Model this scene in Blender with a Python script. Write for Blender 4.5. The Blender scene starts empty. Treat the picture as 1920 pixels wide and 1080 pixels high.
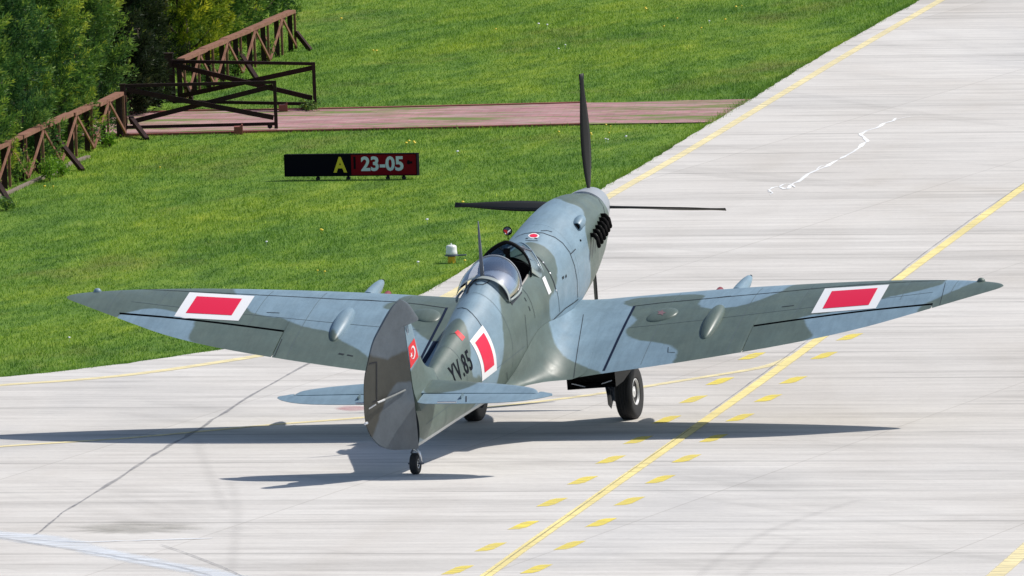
import bpy, bmesh, math, random
import numpy as np
from math import sin, cos, tan, pi, radians, sqrt, atan2
from mathutils import Vector, Matrix
from mathutils.bvhtree import BVHTree
random.seed(7); rng = np.random.default_rng(7)
S = bpy.context.scene
COL = S.collection

# ---------------------------------------------------------------- camera
TH, ROLL, PS, AL = 0.0979, 0.0363, 0.2665, 0.2264
FPX, CX, CY, DIST = 30668.8, 1039.16, 785.43, 190.0
fwd = np.array([0, cos(TH), -sin(TH)]); r0 = np.array([1., 0, 0]); u0 = np.cross(r0, fwd)
RV = r0*cos(ROLL) - u0*sin(ROLL); UV = u0*cos(ROLL) + r0*sin(ROLL)
CP = np.array([0, -DIST*cos(TH), DIST*sin(TH)])
cam = bpy.data.cameras.new('camera'); cam_o = bpy.data.objects.new('camera', cam); COL.objects.link(cam_o)
cam_o.matrix_world = Matrix(((RV[0], UV[0], -fwd[0], CP[0]), (RV[1], UV[1], -fwd[1], CP[1]), (RV[2], UV[2], -fwd[2], CP[2]), (0, 0, 0, 1)))
cam.sensor_width = 36; cam.lens = FPX/1920*36
cam.shift_x = -(CX-960)/1920; cam.shift_y = (CY-540)/1920
cam.clip_start = 1; cam.clip_end = 3000
S.camera = cam_o
# ---------------------------------------------------------------- sky, sun, exposure
SUN = Vector((0.792, 0.238, 1.0)).normalized()
SUN_EL = math.asin(SUN.z); SUN_AZ = atan2(SUN.x, SUN.y)
w = bpy.data.worlds.new('World'); S.world = w; w.use_nodes = True
nt = w.node_tree; bg = nt.nodes['Background']
sky = nt.nodes.new('ShaderNodeTexSky'); sky.sky_type = 'NISHITA'; sky.sun_disc = False
sky.sun_elevation = SUN_EL; sky.sun_rotation = SUN_AZ
nt.links.new(sky.outputs[0], bg.inputs[0]); bg.inputs[1].default_value = 0.11
sl = bpy.data.lights.new('sun', 'SUN'); sl.energy = 4.4; sl.angle = radians(0.55); sl.color = (1, 0.95, 0.88)
so = bpy.data.objects.new('sun', sl); COL.objects.link(so)
so.rotation_euler = (-SUN).to_track_quat('-Z', 'Y').to_euler()
S.view_settings.view_transform = 'Standard'; S.view_settings.look = 'None'
S.view_settings.exposure = 0.0; S.view_settings.gamma = 1.0

# ---------------------------------------------------------------- photo rays (for laying real things on real surfaces)
def unproj(x, y, z=0.0):
    d = fwd + (x-CX)/FPX*RV - (y-CY)/FPX*UV
    t = (z-CP[2])/d[2]
    return CP + t*d
# aircraft local frame: x starboard, y forward, z up, origin on the ground between the main wheels
S0, Z0 = 2.85, -1.85
def L(x, s, z): return Vector((x, S0-s, z-Z0))
MAC = Matrix.Rotation(-PS, 4, 'Z') @ Matrix.Rotation(AL, 4, 'X')
MACI = MAC.inverted()
def ray(x, y):
    d = fwd + (x-CX)/FPX*RV - (y-CY)/FPX*UV
    o = MACI @ Vector(CP); dd = (MACI.to_3x3() @ Vector(d)).normalized()
    return o, dd
def hit(bvh, x, y):
    o, d = ray(x, y)
    p, n, i, dist = bvh.ray_cast(o, d)
    if p is None: return None, None
    if n.dot(d) > 0: n = -n
    return p, n

# ---------------------------------------------------------------- materials
def new_mat(name, col=(.5, .5, .5), rough=.5, metal=0., spec=.5):
    m = bpy.data.materials.new(name); m.use_nodes = True
    b = m.node_tree.nodes['Principled BSDF']
    b.inputs['Base Color'].default_value = (*col, 1); b.inputs['Roughness'].default_value = rough
    b.inputs['Metallic'].default_value = metal; b.inputs['Specular IOR Level'].default_value = spec
    return m
class NT:
    def __init__(s, m): s.t = m.node_tree; s.b = s.t.nodes['Principled BSDF']
    def n(s, typ, **k):
        o = s.t.nodes.new(typ)
        for a, v in k.items(): setattr(o, a, v)
        return o
    def l(s, a, b): s.t.links.new(a, b)
    def coord(s, rot=0, scale=(1, 1, 1), out='Object'):
        tc = s.n('ShaderNodeTexCoord'); mp = s.n('ShaderNodeMapping')
        mp.inputs['Rotation'].default_value = (0, 0, rot); 
        mp2 = s.n('ShaderNodeMapping'); mp2.inputs['Scale'].default_value = scale
        s.l(tc.outputs[out], mp.inputs[0]); s.l(mp.outputs[0], mp2.inputs[0]); return mp2.outputs[0]
    def noise(s, vec, scale, detail=4, rough=.6, dist=0):
        o = s.n('ShaderNodeTexNoise'); o.inputs['Scale'].default_value = scale; o.inputs['Detail'].default_value = detail
        o.inputs['Roughness'].default_value = rough; o.inputs['Distortion'].default_value = dist
        if vec is not None: s.l(vec, o.inputs['Vector'])
        return o.outputs['Fac']
    def ramp(s, fac, stops):
        o = s.n('ShaderNodeValToRGB'); e = o.color_ramp.elements
        while len(e) > 1: e.remove(e[-1])
        for i, (p, c) in enumerate(stops):
            q = e[0] if i == 0 else e.new(p)
            q.position = p; q.color = (*(c if isinstance(c, tuple) else (c, c, c)), 1)
        s.l(fac, o.inputs[0]); return o.outputs[0]
    def mix(s, fac, a, b, blend='MIX'):
        o = s.n('ShaderNodeMix', data_type='RGBA', blend_type=blend)
        for i, v in ((0, fac), (6, a), (7, b)):
            if isinstance(v, (int, float)): o.inputs[i].default_value = v
            elif isinstance(v, tuple): o.inputs[i].default_value = (*v, 1)
            else: s.l(v, o.inputs[i])
        return o.outputs[2]
    def math(s, op, a, b=0.):
        o = s.n('ShaderNodeMath', operation=op)
        for i, v in ((0, a), (1, b)):
            if isinstance(v, (int, float)): o.inputs[i].default_value = v
            else: s.l(v, o.inputs[i])
        return o.outputs[0]
    def bump(s, h, strength, dist=.01):
        o = s.n('ShaderNodeBump'); o.inputs['Strength'].default_value = strength; o.inputs['Distance'].default_value = dist
        s.l(h, o.inputs['Height']); s.l(o.outputs[0], s.b.inputs['Normal'])

GREY = (.205, .300, .365); GREEN = (.105, .142, .122)
def camo_mat(name, grey=GREY, green=GREEN, rough=.42):
    m = new_mat(name, grey, rough, 0, .5); t = NT(m)
    at = t.n('ShaderNodeAttribute', attribute_name='camo')
    v = t.coord(out='Object')
    wob = t.math('MULTIPLY', t.math('SUBTRACT', t.noise(v, 9, 3), .5), .05)
    d = t.math('ADD', at.outputs['Fac'], wob)
    f = t.n('ShaderNodeMapRange'); f.inputs['From Min'].default_value = -.022; f.inputs['From Max'].default_value = .022
    f.interpolation_type = 'SMOOTHSTEP'; t.l(d, f.inputs['Value'])
    c = t.mix(f.outputs[0], grey, green)
    au = t.n('ShaderNodeAttribute', attribute_name='under'); fu = t.n('ShaderNodeMapRange'); fu.inputs['From Min'].default_value = .002; fu.inputs['From Max'].default_value = .02; t.l(au.outputs['Fac'], fu.inputs['Value'])
    c = t.mix(fu.outputs[0], c, (.46, .49, .50))  # lighter belly tone, painting in the highlight along the rear lower edge
    mot = t.ramp(t.noise(v, 2.3, 6, .62), [(.3, .86), (.7, 1.1)])
    c = t.mix(1.0, c, mot, 'MULTIPLY')
    st = t.ramp(t.noise(t.coord(scale=(9, 1.2, 3)), 2.0, 5, .65), [(.35, .90), (.62, 1.05)])
    c = t.mix(.9, c, st, 'MULTIPLY')
    gr = t.ramp(t.noise(v, 38, 5, .7), [(.32, .90), (.5, 1.0), (.7, 1.04)]); c = t.mix(.8, c, gr, 'MULTIPLY')
    t.l(c, t.b.inputs['Base Color'])
    r = t.ramp(t.noise(v, 5, 4), [(.3, rough-.08), (.7, rough+.1)]); t.l(r, t.b.inputs['Roughness'])
    t.bump(t.noise(v, 3.0, 2, .4), .35, .012)
    return m
M = {}
M['camo'] = camo_mat('camouflage_paint')
M['black_paint'] = new_mat('black_paint', (.012, .014, .02), .5)
M['faint'] = new_mat('panel_seam', (.10, .135, .15), .6)
M['line'] = new_mat('panel_gap', (.03, .038, .045), .7, 0, .2)
M['walk'] = new_mat('walkway_line_paint', (.008, .016, .04), .7, 0, .12)
M['letters'] = new_mat('black_lettering', (.008, .010, .016), .8, 0, .08)
M['white_paint'] = new_mat('white_marking_paint', (.8, .8, .8), .4)
M['red_paint'] = new_mat('red_marking_paint', (.72, .002, .045), .45)
M['flag_red'] = new_mat('flag_red_paint', (.72, .012, .02), .4)
M['dark'] = new_mat('cockpit_black', (.006, .006, .007), .85, 0, .2)
M['rubber'] = new_mat('tyre_rubber', (.018, .018, .02), .75)
M['alu'] = new_mat('bare_aluminium', (.72, .73, .75), .35, .8)
M['rimwhite'] = new_mat('rim_silver_paint', (.75, .76, .78), .35, .3)
M['exhaust'] = new_mat('burnt_exhaust_steel', (.006, .005, .005), .85, 0, .1)
M['interior'] = new_mat('rear_deck_grey', (.42, .47, .53), .5)
M['mast'] = new_mat('antenna_paint', (.10, .12, .16), .5)
M['under'] = new_mat('underside_grey', (.30, .33, .36), .5)
M['well'] = new_mat('radiator_black', (.012, .014, .018), .6)
M['prop'] = new_mat('propeller_black', (.01, .011, .011), .55)
def glass_mat(name, tint, refl, tr=.75):
    m = bpy.data.materials.new(name); m.use_nodes = True; t = m.node_tree; t.nodes.clear()
    o = t.nodes.new('ShaderNodeOutputMaterial'); g = t.nodes.new('ShaderNodeBsdfGlossy'); g.inputs['Roughness'].default_value = .09
    g.inputs['Color'].default_value = (.95, .97, 1, 1)
    tb = t.nodes.new('ShaderNodeBsdfTransparent'); tb.inputs[0].default_value = (*tint, 1)
    fr = t.nodes.new('ShaderNodeFresnel'); fr.inputs['IOR'].default_value = 1.5
    mr = t.nodes.new('ShaderNodeMapRange'); mr.inputs['To Min'].default_value = refl; mr.inputs['To Max'].default_value = 1
    t.links.new(fr.outputs[0], mr.inputs[0])
    mx = t.nodes.new('ShaderNodeMixShader'); t.links.new(mr.outputs[0], mx.inputs[0]); t.links.new(tb.outputs[0], mx.inputs[1]); t.links.new(g.outputs[0], mx.inputs[2])
    t.links.new(mx.outputs[0], o.inputs[0]); return m
M['sideglass'] = glass_mat('side_glass', (.7, .78, .86), .5)
M['glass'] = glass_mat('perspex', (.88, .93, .99), .42)
M['screen'] = glass_mat('windscreen_glass', (.5, .68, .72), .22)
# concrete of the taxiway, grooved across the way the aircraft rolls
def concrete():
    m = new_mat('grooved_concrete', (.6, .6, .6), .85, 0, .25); t = NT(m)
    A = .32
    g1 = t.noise(t.coord(A, (.22, 2.2, 1)), 1.5, 7, .74)
    g2 = t.noise(t.coord(A, (.42, 5.5, 1)), 1.3, 5, .72)
    g3 = t.noise(t.coord(A, (.05, .75, 1)), 1.1, 3, .5)
    big = t.noise(t.coord(0, (.16, .06, 1)), 1.0, 5, .6, .6)
    swirl = t.noise(t.coord(-.5, (.9, .10, 1)), .7, 4, .6, 1.2)
    c = t.ramp(g1, [(.25, (.445, .425, .40)), (.45, (.585, .562, .53)), (.72, (.675, .650, .612))])
    c = t.mix(1.0, c, t.ramp(g2, [(.30, .84), (.46, .98), (.7, 1.05)]), 'MULTIPLY')
    c = t.mix(1.0, c, t.ramp(g3, [(.36, .88), (.5, 1.0)]), 'MULTIPLY')
    c = t.mix(1.0, c, t.ramp(big, [(.3, (.89, .86, .82)), (.43, (.99, .98, .97)), (.56, (1.05, 1.05, 1.05)), (.70, (.92, .93, .95))]), 'MULTIPLY')
    c = t.mix(.9, c, t.ramp(swirl, [(.3, .87), (.46, 1.0)]), 'MULTIPLY')
    fine = t.noise(t.coord(A, (6, 22, 1)), 2.0, 4, .75)
    c = t.mix(1.0, c, t.ramp(fine, [(.32, .88), (.5, 1.0), (.7, 1.05)]), 'MULTIPLY')
    # thin saw-cut joints across the taxiway
    v = t.coord(A, (1, 1, 1)); sp = t.n('ShaderNodeSeparateXYZ'); t.l(v, sp.inputs[0])
    wv = t.math('ADD', t.math('MULTIPLY', sp.outputs[1], 1/3.1), t.math('MULTIPLY', t.noise(v, .6, 2), .035))
    fr = t.math('ABSOLUTE', t.math('SUBTRACT', t.math('FRACT', wv), .5))
    j = t.ramp(fr, [(0, .70), (.012, .76), (.03, 1.0)])
    brk = t.ramp(t.noise(t.coord(A, (.25, .8, 1)), 1.2, 3), [(.38, .1), (.54, .95)])
    c = t.mix(brk, c, t.mix(1.0, c, j, 'MULTIPLY'))
    sb = t.n('ShaderNodeTexBrick'); sb.inputs['Scale'].default_value = 1; sb.inputs['Brick Width'].default_value = 4.5; sb.inputs['Row Height'].default_value = 5.2; sb.inputs['Mortar Size'].default_value = .012; sb.offset = 0
    sb.inputs['Color1'].default_value = (.965, .96, .955, 1); sb.inputs['Color2'].default_value = (1.03, 1.03, 1.03, 1); sb.inputs['Mortar'].default_value = (.84, .83, .82, 1)
    t.l(t.coord(A), sb.inputs[0]); c = t.mix(1.0, c, sb.outputs[0], 'MULTIPLY')
    t.l(c, t.b.inputs['Base Color'])
    t.bump(g2, .35, .01)
    return m
M['concrete'] = concrete()
def worn_paint(name, col, lo=.30, hi=.5, soft=0., amount=1.0):
    """thin paint or dirt on the concrete: worn through where the noise is low, ragged (or faded) towards its edge"""
    m = new_mat(name, col, .8, 0, .25); t = NT(m)
    n = t.noise(t.coord(.32, (.6, 3.2, 1)), 2.2, 6, .72)
    n2 = t.noise(t.coord(.32, (.12, .3, 1)), 1.2, 3, .6)
    f = t.math('MULTIPLY', t.ramp(n, [(lo, .30), (hi, 1.0)]), t.ramp(n2, [(.25, .72), (.6, 1.0)]))
    at = t.n('ShaderNodeAttribute', attribute_name='edge')
    n3 = t.noise(t.coord(.32, (2.5, 7, 1)), 3.0, 5, .7)
    e = t.n('ShaderNodeMapRange'); e.interpolation_type = 'SMOOTHSTEP'
    e.inputs['From Min'].default_value = .05 if not soft else .0; e.inputs['From Max'].default_value = .20 if not soft else soft
    t.l(t.math('ADD', at.outputs['Fac'], t.math('MULTIPLY', t.math('SUBTRACT', n3, .5), .55)), e.inputs['Value'])
    f = t.math('MULTIPLY', t.math('MULTIPLY', f, e.outputs[0]), amount)
    tr = t.n('ShaderNodeBsdfTransparent'); mx = t.n('ShaderNodeMixShader'); o = [q for q in t.t.nodes if q.type == 'OUTPUT_MATERIAL'][0]
    t.l(f, mx.inputs[0]); t.l(tr.outputs[0], mx.inputs[1]); t.l(t.b.outputs[0], mx.inputs[2]); t.l(mx.outputs[0], o.inputs[0]); return m
M['yellow'] = worn_paint('worn_yellow_line', (.86, .73, .32), .28, .48)
M['yellow_pale'] = worn_paint('faded_yellow_line', (.84, .73, .42), .30, .54)
M['yellow_dash'] = worn_paint('dash_yellow', (.86, .70, .12), .30, .6)
M['pink'] = worn_paint('faded_red_disc', (.55, .22, .25), .40, .7, .5, .75)
M['sealant'] = worn_paint('white_crack_filler', (.86, .87, .87), .2, .34)
M['sealblue'] = worn_paint('pale_patch_mortar', (.74, .78, .83), .32, .58, .6, .9)
M['crack'] = worn_paint('dark_crack', (.13, .14, .17), .36, .66, .5, .62)
M['stain'] = worn_paint('weathered_patch', (.34, .33, .29), .42, .60, .7, .6)
M['tyremark'] = worn_paint('rubber_mark', (.22, .21, .21), .42, .70, 1.0, .14)
def bricks():
    m = new_mat('red_brick_paving', (.4, .15, .15), .85, 0, .2); t = NT(m)
    br = t.n('ShaderNodeTexBrick'); br.inputs['Scale'].default_value = 1.0
    br.inputs['Brick Width'].default_value = .22; br.inputs['Row Height'].default_value = .11; br.inputs['Mortar Size'].default_value = .008
    br.inputs['Color1'].default_value = (.45, .235, .245, 1); br.inputs['Color2'].default_value = (.34, .165, .175, 1); br.inputs['Mortar'].default_value = (.30, .20, .18, 1)
    t.l(t.coord(.06), br.inputs[0])
    c = t.mix(1.0, br.outputs[0], t.ramp(t.noise(t.coord(.2, (.6, 1.3, 1)), 1.6, 6, .7), [(.3, .72), (.5, 1.0), (.7, 1.35)]), 'MULTIPLY')
    dust = t.ramp(t.noise(t.coord(.3, (.35, 1.2, 1)), 2.3, 5, .7), [(.47, 0.), (.66, .6)])
    c = t.mix(dust, c, (.46, .36, .33))
    moss = t.ramp(t.noise(t.coord(.3, (.3, 2.0, 1)), 1.1, 5, .75), [(.50, 0.), (.57, .85)])
    c = t.mix(moss, c, (.12, .2, .03)); t.l(c, t.b.inputs['Base Color']); return m
M['brick'] = bricks()
M['kerb'] = new_mat('red_kerb', (.26, .075, .06), .8)
M['greykerb'] = new_mat('stone_edging', (.22, .17, .14), .9)
def translucent(t, c, f):
    o = [n for n in t.t.nodes if n.type == 'OUTPUT_MATERIAL'][0]; tr = t.n('ShaderNodeBsdfTranslucent'); t.l(c, tr.inputs[0])
    mx = t.n('ShaderNodeMixShader'); mx.inputs[0].default_value = f; t.l(t.b.outputs[0], mx.inputs[1]); t.l(tr.outputs[0], mx.inputs[2]); t.l(mx.outputs[0], o.inputs[0])
def lawn_mat(name, blades):
    m = new_mat(name, (.06, .12, .02), .6 if blades else .95, 0, .25); t = NT(m)
    v = t.coord(.3, (1, 1, 1))
    big = t.noise(t.coord(.3, (.35, .12, 1)), 1.0, 5, .65, .4)
    mid = t.noise(t.coord(.3, (1.6, .45, 1)), 1.3, 5, .7)
    c = t.ramp(mid, [(.25, (.075, .175, .026)), (.45, (.160, .310, .034)), (.60, (.25, .41, .048)), (.78, (.39, .50, .09))])
    c = t.mix(1.0, c, t.ramp(big, [(.3, (.64, .76, .85)), (.48, (1, 1, 1)), (.66, (1.42, 1.18, .9))]), 'MULTIPLY')
    dry = t.ramp(t.noise(t.coord(.3, (.25, .12, 1)), 1.4, 4, .7), [(.56, 0.), (.70, .6)])
    c = t.mix(dry, c, (.26, .28, .07))
    if blades:
        at = t.n('ShaderNodeAttribute', attribute_name='tint')
        c = t.mix(1.0, c, t.ramp(at.outputs['Fac'], [(0, (.5, .62, .8)), (.5, (1, 1, 1)), (.93, (1.5, 1.35, 1.05)), (1, (2.3, 2.0, 1.9))]), 'MULTIPLY')
        translucent(t, c, .3)
    else:
        c = t.mix(1.0, c, (.6, .6, .55), 'MULTIPLY')
    t.l(c, t.b.inputs['Base Color']); return m
M['lawn'] = lawn_mat('lawn_soil', False); M['blades'] = lawn_mat('grass_blades', True)
def leaf_mat(name, stops):
    m = new_mat(name, (.05, .1, .02), .55, 0, .3); t = NT(m)
    at = t.n('ShaderNodeAttribute', attribute_name='tint')
    c = t.ramp(at.outputs['Fac'], stops)
    t.l(c, t.b.inputs['Base Color']); translucent(t, c, .38); return m
M['leaf_green'] = leaf_mat('conifer_green', [(0, (.022, .065, .022)), (.42, (.085, .190, .036)), (.72, (.22, .35, .05)), (1, (.46, .52, .06))])
M['leaf_blue'] = leaf_mat('conifer_deep_green', [(0, (.020, .065, .026)), (.5, (.075, .180, .045)), (1, (.30, .42, .07))])
M['leaf_dark'] = leaf_mat('conifer_dark', [(0, (.016, .030, .012)), (.6, (.034, .055, .018)), (1, (.12, .12, .025))])  # brownish foliage; its darkness also stands in for ground shade by the gate
M['leaf_gold'] = leaf_mat('conifer_golden', [(0, (.075, .15, .02)), (.4, (.19, .28, .022)), (.75, (.38, .43, .03)), (1, (.62, .60, .04))])
M['leaf_lime'] = leaf_mat('shrub_lime', [(0, (.05, .14, .02)), (.5, (.14, .30, .02)), (1, (.30, .48, .04))])
M['bark'] = new_mat('conifer_bark', (.06, .04, .03), .9)
def wood_mat(name, a, b):
    m = new_mat(name, a, .8, 0, .2); t = NT(m)
    t.l(t.ramp(t.noise(t.coord(0, (2, 2, 2)), 3.0, 6, .75, .5), [(.3, a), (.7, b)]), t.b.inputs['Base Color']); return m
M['wood'] = wood_mat('brown_stained_wood', (.17, .075, .05), (.32, .165, .115))
M['darkwood'] = wood_mat('dark_stained_wood', (.022, .012, .012), (.05, .025, .022))
M['signblack'] = new_mat('sign_black', (.006, .006, .011), .9, 0, .05)
M['signred'] = new_mat('sign_red', (.20, .005, .012), .8, 0, .1)
M['signyellow'] = new_mat('sign_yellow', (.75, .58, .02), .4)
M['signwhite'] = new_mat('sign_white', (.62, .70, .80), .4)
M['lens'] = new_mat('lamp_lens', (.78, .80, .78), .25)
M['lampyellow'] = new_mat('lamp_base_yellow', (.85, .50, .01), .5)

# ---------------------------------------------------------------- object helpers
def mesh_obj(name, verts, faces, mat, parent=None, smooth=True, attr=None, mats=None, fm=None):
    me = bpy.data.meshes.new(name)
    me.from_pydata([tuple(v) for v in verts], [], [tuple(f) for f in faces])
    if mats:
        for q in mats: me.materials.append(q)
        if fm is not None: me.polygons.foreach_set('material_index', fm)
    else: me.materials.append(mat)
    if attr:
        for k, v in attr.items():
            a = me.attributes.new(k, 'FLOAT', 'POINT'); a.data.foreach_set('value', np.asarray(v, dtype=np.float32))
    me.polygons.foreach_set('use_smooth', [smooth]*len(me.polygons))
    me.update()
    o = bpy.data.objects.new(name, me); COL.objects.link(o)
    if parent is not None: o.parent = parent
    return o
def tag(o, label=None, cat=None, group=None, kind=None):
    for k, v in (('label', label), ('category', cat), ('group', group), ('kind', kind)):
        if v: o[k] = v
    return o
def empty(name, loc=(0, 0, 0), rot=(0, 0, 0)):
    o = bpy.data.objects.new(name, None); COL.objects.link(o); o.location = loc; o.rotation_euler = rot
    o.empty_display_size = .2; return o
class MB:
    def __init__(s): s.v = []; s.f = []
    def add(s, vs, fs):
        b = len(s.v); s.v += [Vector(v) for v in vs]; s.f += [tuple(i+b for i in f) for f in fs]
    def box(s, c, size, rot=None):
        c = Vector(c); hx, hy, hz = [q/2 for q in size]; vs = []
        for x in (-hx, hx):
            for y in (-hy, hy):
                for z in (-hz, hz):
                    p = Vector((x, y, z)); vs.append(c + (rot @ p if rot else p))
        s.add(vs, [(0, 1, 3, 2), (4, 6, 7, 5), (0, 4, 5, 1), (2, 3, 7, 6), (0, 2, 6, 4), (1, 5, 7, 3)])
    def beam(s, a, b, wd, ht, up=Vector((0, 0, 1))):
        a, b = Vector(a), Vector(b); d = (b-a); ln = d.length; d.normalize()
        sd = d.cross(up).normalized() if abs(d.dot(up)) < .999 else d.cross(Vector((1, 0, 0))).normalized(); u = sd.cross(d)
        vs = []
        for p in (a, b):
            for i, j in ((-1, -1), (1, -1), (1, 1), (-1, 1)): vs.append(p + sd*(i*wd/2) + u*(j*ht/2))
        s.add(vs, [(3, 2, 1, 0), (4, 5, 6, 7), (0, 1, 5, 4), (1, 2, 6, 5), (2, 3, 7, 6), (3, 0, 4, 7)])
    def tube(s, pts, rad, n=12, cap=True):
        pts = [Vector(p) for p in pts]; rings = []
        if not isinstance(rad, (list, tuple)): rad = [rad]*len(pts)
        ref = None
        for i, p in enumerate(pts):
            d = (pts[min(i+1, len(pts)-1)] - pts[max(i-1, 0)]).normalized()
            if ref is None: ref = d.orthogonal().normalized()
            ref = (ref - d*ref.dot(d)).normalized(); q = d.cross(ref)
            rings.append([p + (ref*cos(2*pi*k/n) + q*sin(2*pi*k/n))*rad[i] for k in range(n)])
        vs = [v for r in rings for v in r]; fs = []
        for i in range(len(rings)-1):
            for k in range(n):
                a = i*n+k; b = i*n+(k+1) % n; fs.append((a, b, b+n, a+n))
        if cap: fs.append(tuple(range(n-1, -1, -1))); fs.append(tuple(range((len(rings)-1)*n, len(rings)*n)))
        s.add(vs, fs)
    def lathe(s, c, axis, prof, n=32):   # prof: (distance along the axis, radius)
        c = Vector(c); axis = Vector(axis).normalized(); u = axis.orthogonal().normalized(); v = axis.cross(u); vs = []; fs = []
        for (h, r) in prof:
            for k in range(n): vs.append(c + axis*h + (u*cos(2*pi*k/n)+v*sin(2*pi*k/n))*max(r, 1e-4))
        for i in range(len(prof)-1):
            for k in range(n):
                a = i*n+k; b = i*n+(k+1) % n; fs.append((a, b, b+n, a+n))
        fs.append(tuple(range(n-1, -1, -1))); fs.append(tuple(range((len(prof)-1)*n, len(prof)*n)))
        s.add(vs, fs)
    def build(s, name, mat, parent=None, smooth=False, attr=None):
        return mesh_obj(name, s.v, s.f, mat, parent, smooth, attr)
def auto_smooth(o, ang=35):
    me = o.data; bm = bmesh.new(); bm.from_mesh(me); bmesh.ops.recalc_face_normals(bm, faces=bm.faces)
    for f in bm.faces: f.smooth = True
    for e in bm.edges:
        if len(e.link_faces) == 2 and e.calc_face_angle(0) > radians(ang): e.smooth = False
    bm.to_mesh(me); bm.free(); return o
def sdf(P, polys):
    """signed distance of points to a union of polygons, positive inside"""
    P = np.asarray(P, float); best = np.full(len(P), -9.)
    for poly in polys:
        q = np.asarray(poly, float); n = len(q); dm = np.full(len(P), 1e9); ins = np.zeros(len(P), bool)
        for i in range(n):
            a, b = q[i], q[(i+1) % n]; ab = b-a; t = np.clip(((P-a)@ab)/max(ab@ab, 1e-12), 0, 1)
            d = np.linalg.norm(P-(a+t[:, None]*ab), axis=1); dm = np.minimum(dm, d)
            c = ((a[1] > P[:, 1]) != (b[1] > P[:, 1])); den = (b[1]-a[1]) if abs(b[1]-a[1]) > 1e-12 else 1e-12
            ins ^= c & (P[:, 0] < (b[0]-a[0])*(P[:, 1]-a[1])/den + a[0])
        best = np.maximum(best, np.where(ins, dm, -dm))
    return best
def smooth_closed(poly, it=2):
    q = [tuple(p) for p in poly]
    for _ in range(it):
        r = []
        for i in range(len(q)):
            a, b = q[i], q[(i+1) % len(q)]
            r += [(a[0]*.75+b[0]*.25, a[1]*.75+b[1]*.25), (a[0]*.25+b[0]*.75, a[1]*.25+b[1]*.75)]
        q = r
    return q
def interp(x, tab, k):
    xs = [t[0] for t in tab]; i = 0
    if x <= xs[0]: return tab[0][k]
    if x >= xs[-1]: return tab[-1][k]
    while xs[i+1] < x: i += 1
    # Catmull-Rom in one dimension
    x0, x1 = xs[i], xs[i+1]; y0, y1 = tab[i][k], tab[i+1][k]; h = x1-x0; u = (x-x0)/h
    m0 = (y1-tab[i-1][k])/(x1-xs[i-1]) if i > 0 else (y1-y0)/h
    m1 = (tab[i+2][k]-y0)/(xs[i+2]-x0) if i+2 < len(tab) else (y1-y0)/h
    return (2*u**3-3*u*u+1)*y0+(u**3-2*u*u+u)*h*m0+(-2*u**3+3*u*u)*y1+(u**3-u*u)*h*m1

# ================================================================ GROUND
GR = []   # ground layer heights
def ground_poly(name, pts, z, mat, kind='structure'):
    me = bpy.data.meshes.new(name); bm = bmesh.new()
    f = bm.faces.new([bm.verts.new((p[0], p[1], z)) for p in pts])
    bmesh.ops.triangulate(bm, faces=[f]); bm.normal_update()
    for f in bm.faces:
        if f.normal.z < 0: f.normal_flip()
    bm.to_mesh(me); bm.free(); me.materials.append(mat)
    o = bpy.data.objects.new(name, me); COL.objects.link(o); o['kind'] = kind; return o
def gp(x, y): p = unproj(x, y); return (float(p[0]), float(p[1]))
def densify(pts, step):
    out = []
    for a, b in zip(pts[:-1], pts[1:]):
        n = max(1, int(math.hypot(b[0]-a[0], b[1]-a[1])/step))
        for k in range(n): out.append((a[0]+(b[0]-a[0])*k/n, a[1]+(b[1]-a[1])*k/n))
    out.append(pts[-1]); return out
def chaikin(pts, it=2):
    for _ in range(it):
        r = [pts[0]]
        for a, b in zip(pts[:-1], pts[1:]): r += [(a[0]*.75+b[0]*.25, a[1]*.75+b[1]*.25), (a[0]*.25+b[0]*.75, a[1]*.25+b[1]*.75)]
        r.append(pts[-1]); pts = r
    return pts
edge_px = [(-260, 722), (-120, 716), (0, 707), (100, 698), (200, 686), (300, 672), (420, 655), (520, 638), (620, 612), (710, 583), (790, 553), (840, 524), (885, 495), (960, 450), (1120, 358), (1200, 313), (1335, 230), (1410, 185), (1480, 140), (1560, 92), (1640, 47), (1725, 0), (1800, -45)]
edge = chaikin([gp(*p) for p in edge_px], 2)
ex = edge[-1]; dx = (edge[-1][0]-edge[-6][0], edge[-1][1]-edge[-6][1]); ln = math.hypot(*dx)
edge_far = (ex[0]+dx[0]/ln*160, ex[1]+dx[1]/ln*160)
edge_d = densify([(-160, edge[0][1]-6)] + edge + [edge_far], .35)
edge_j = [(p[0]+random.gauss(0, .012), p[1]+random.gauss(0, .02)) for p in edge_d]
taxi = edge_j + [(320, edge_far[1]), (320, -260), (-160, -260)]
g = ground_poly('ground', [(-500, -400), (500, -400), (500, 700), (-500, 700)], -.03, M['lawn'])
lawn = g
tx = ground_poly('taxiway', taxi, 0.0, M['concrete'])
# brick path
top_px = [(205, 222), (330, 207), (590, 203), (900, 196), (1100, 191), (1412, 184)]
bot_px = [(1345, 227), (1100, 231), (900, 236), (520, 244), (250, 251), (190, 254)]
ptop = [gp(*p) for p in top_px]; pbot = [gp(*p) for p in bot_px]
ptop[0] = (ptop[0][0]-6, ptop[0][1]+.4); pbot[-1] = (pbot[-1][0]-6, pbot[-1][1]+.4)
path_poly = ptop + [(ptop[-1][0]+.3, ptop[-1][1]-.3), (pbot[0][0]+.3, pbot[0][1])] + pbot
ground_poly('brick_path', path_poly, -.012, M['brick'])
def strip_along(pts, wd, ht, z0):
    mb = MB()
    for a, b in zip(pts[:-1], pts[1:]):
        mb.beam((a[0], a[1], z0+ht/2), (b[0], b[1], z0+ht/2), wd, ht)
    return mb
tag(strip_along(ptop[:5], .10, .035, -.032).build('path_kerb', M['kerb']), kind='structure')
tag(strip_along(pbot[1:], .10, .035, -.032).build('path_kerb', M['kerb']), kind='structure')

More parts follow.
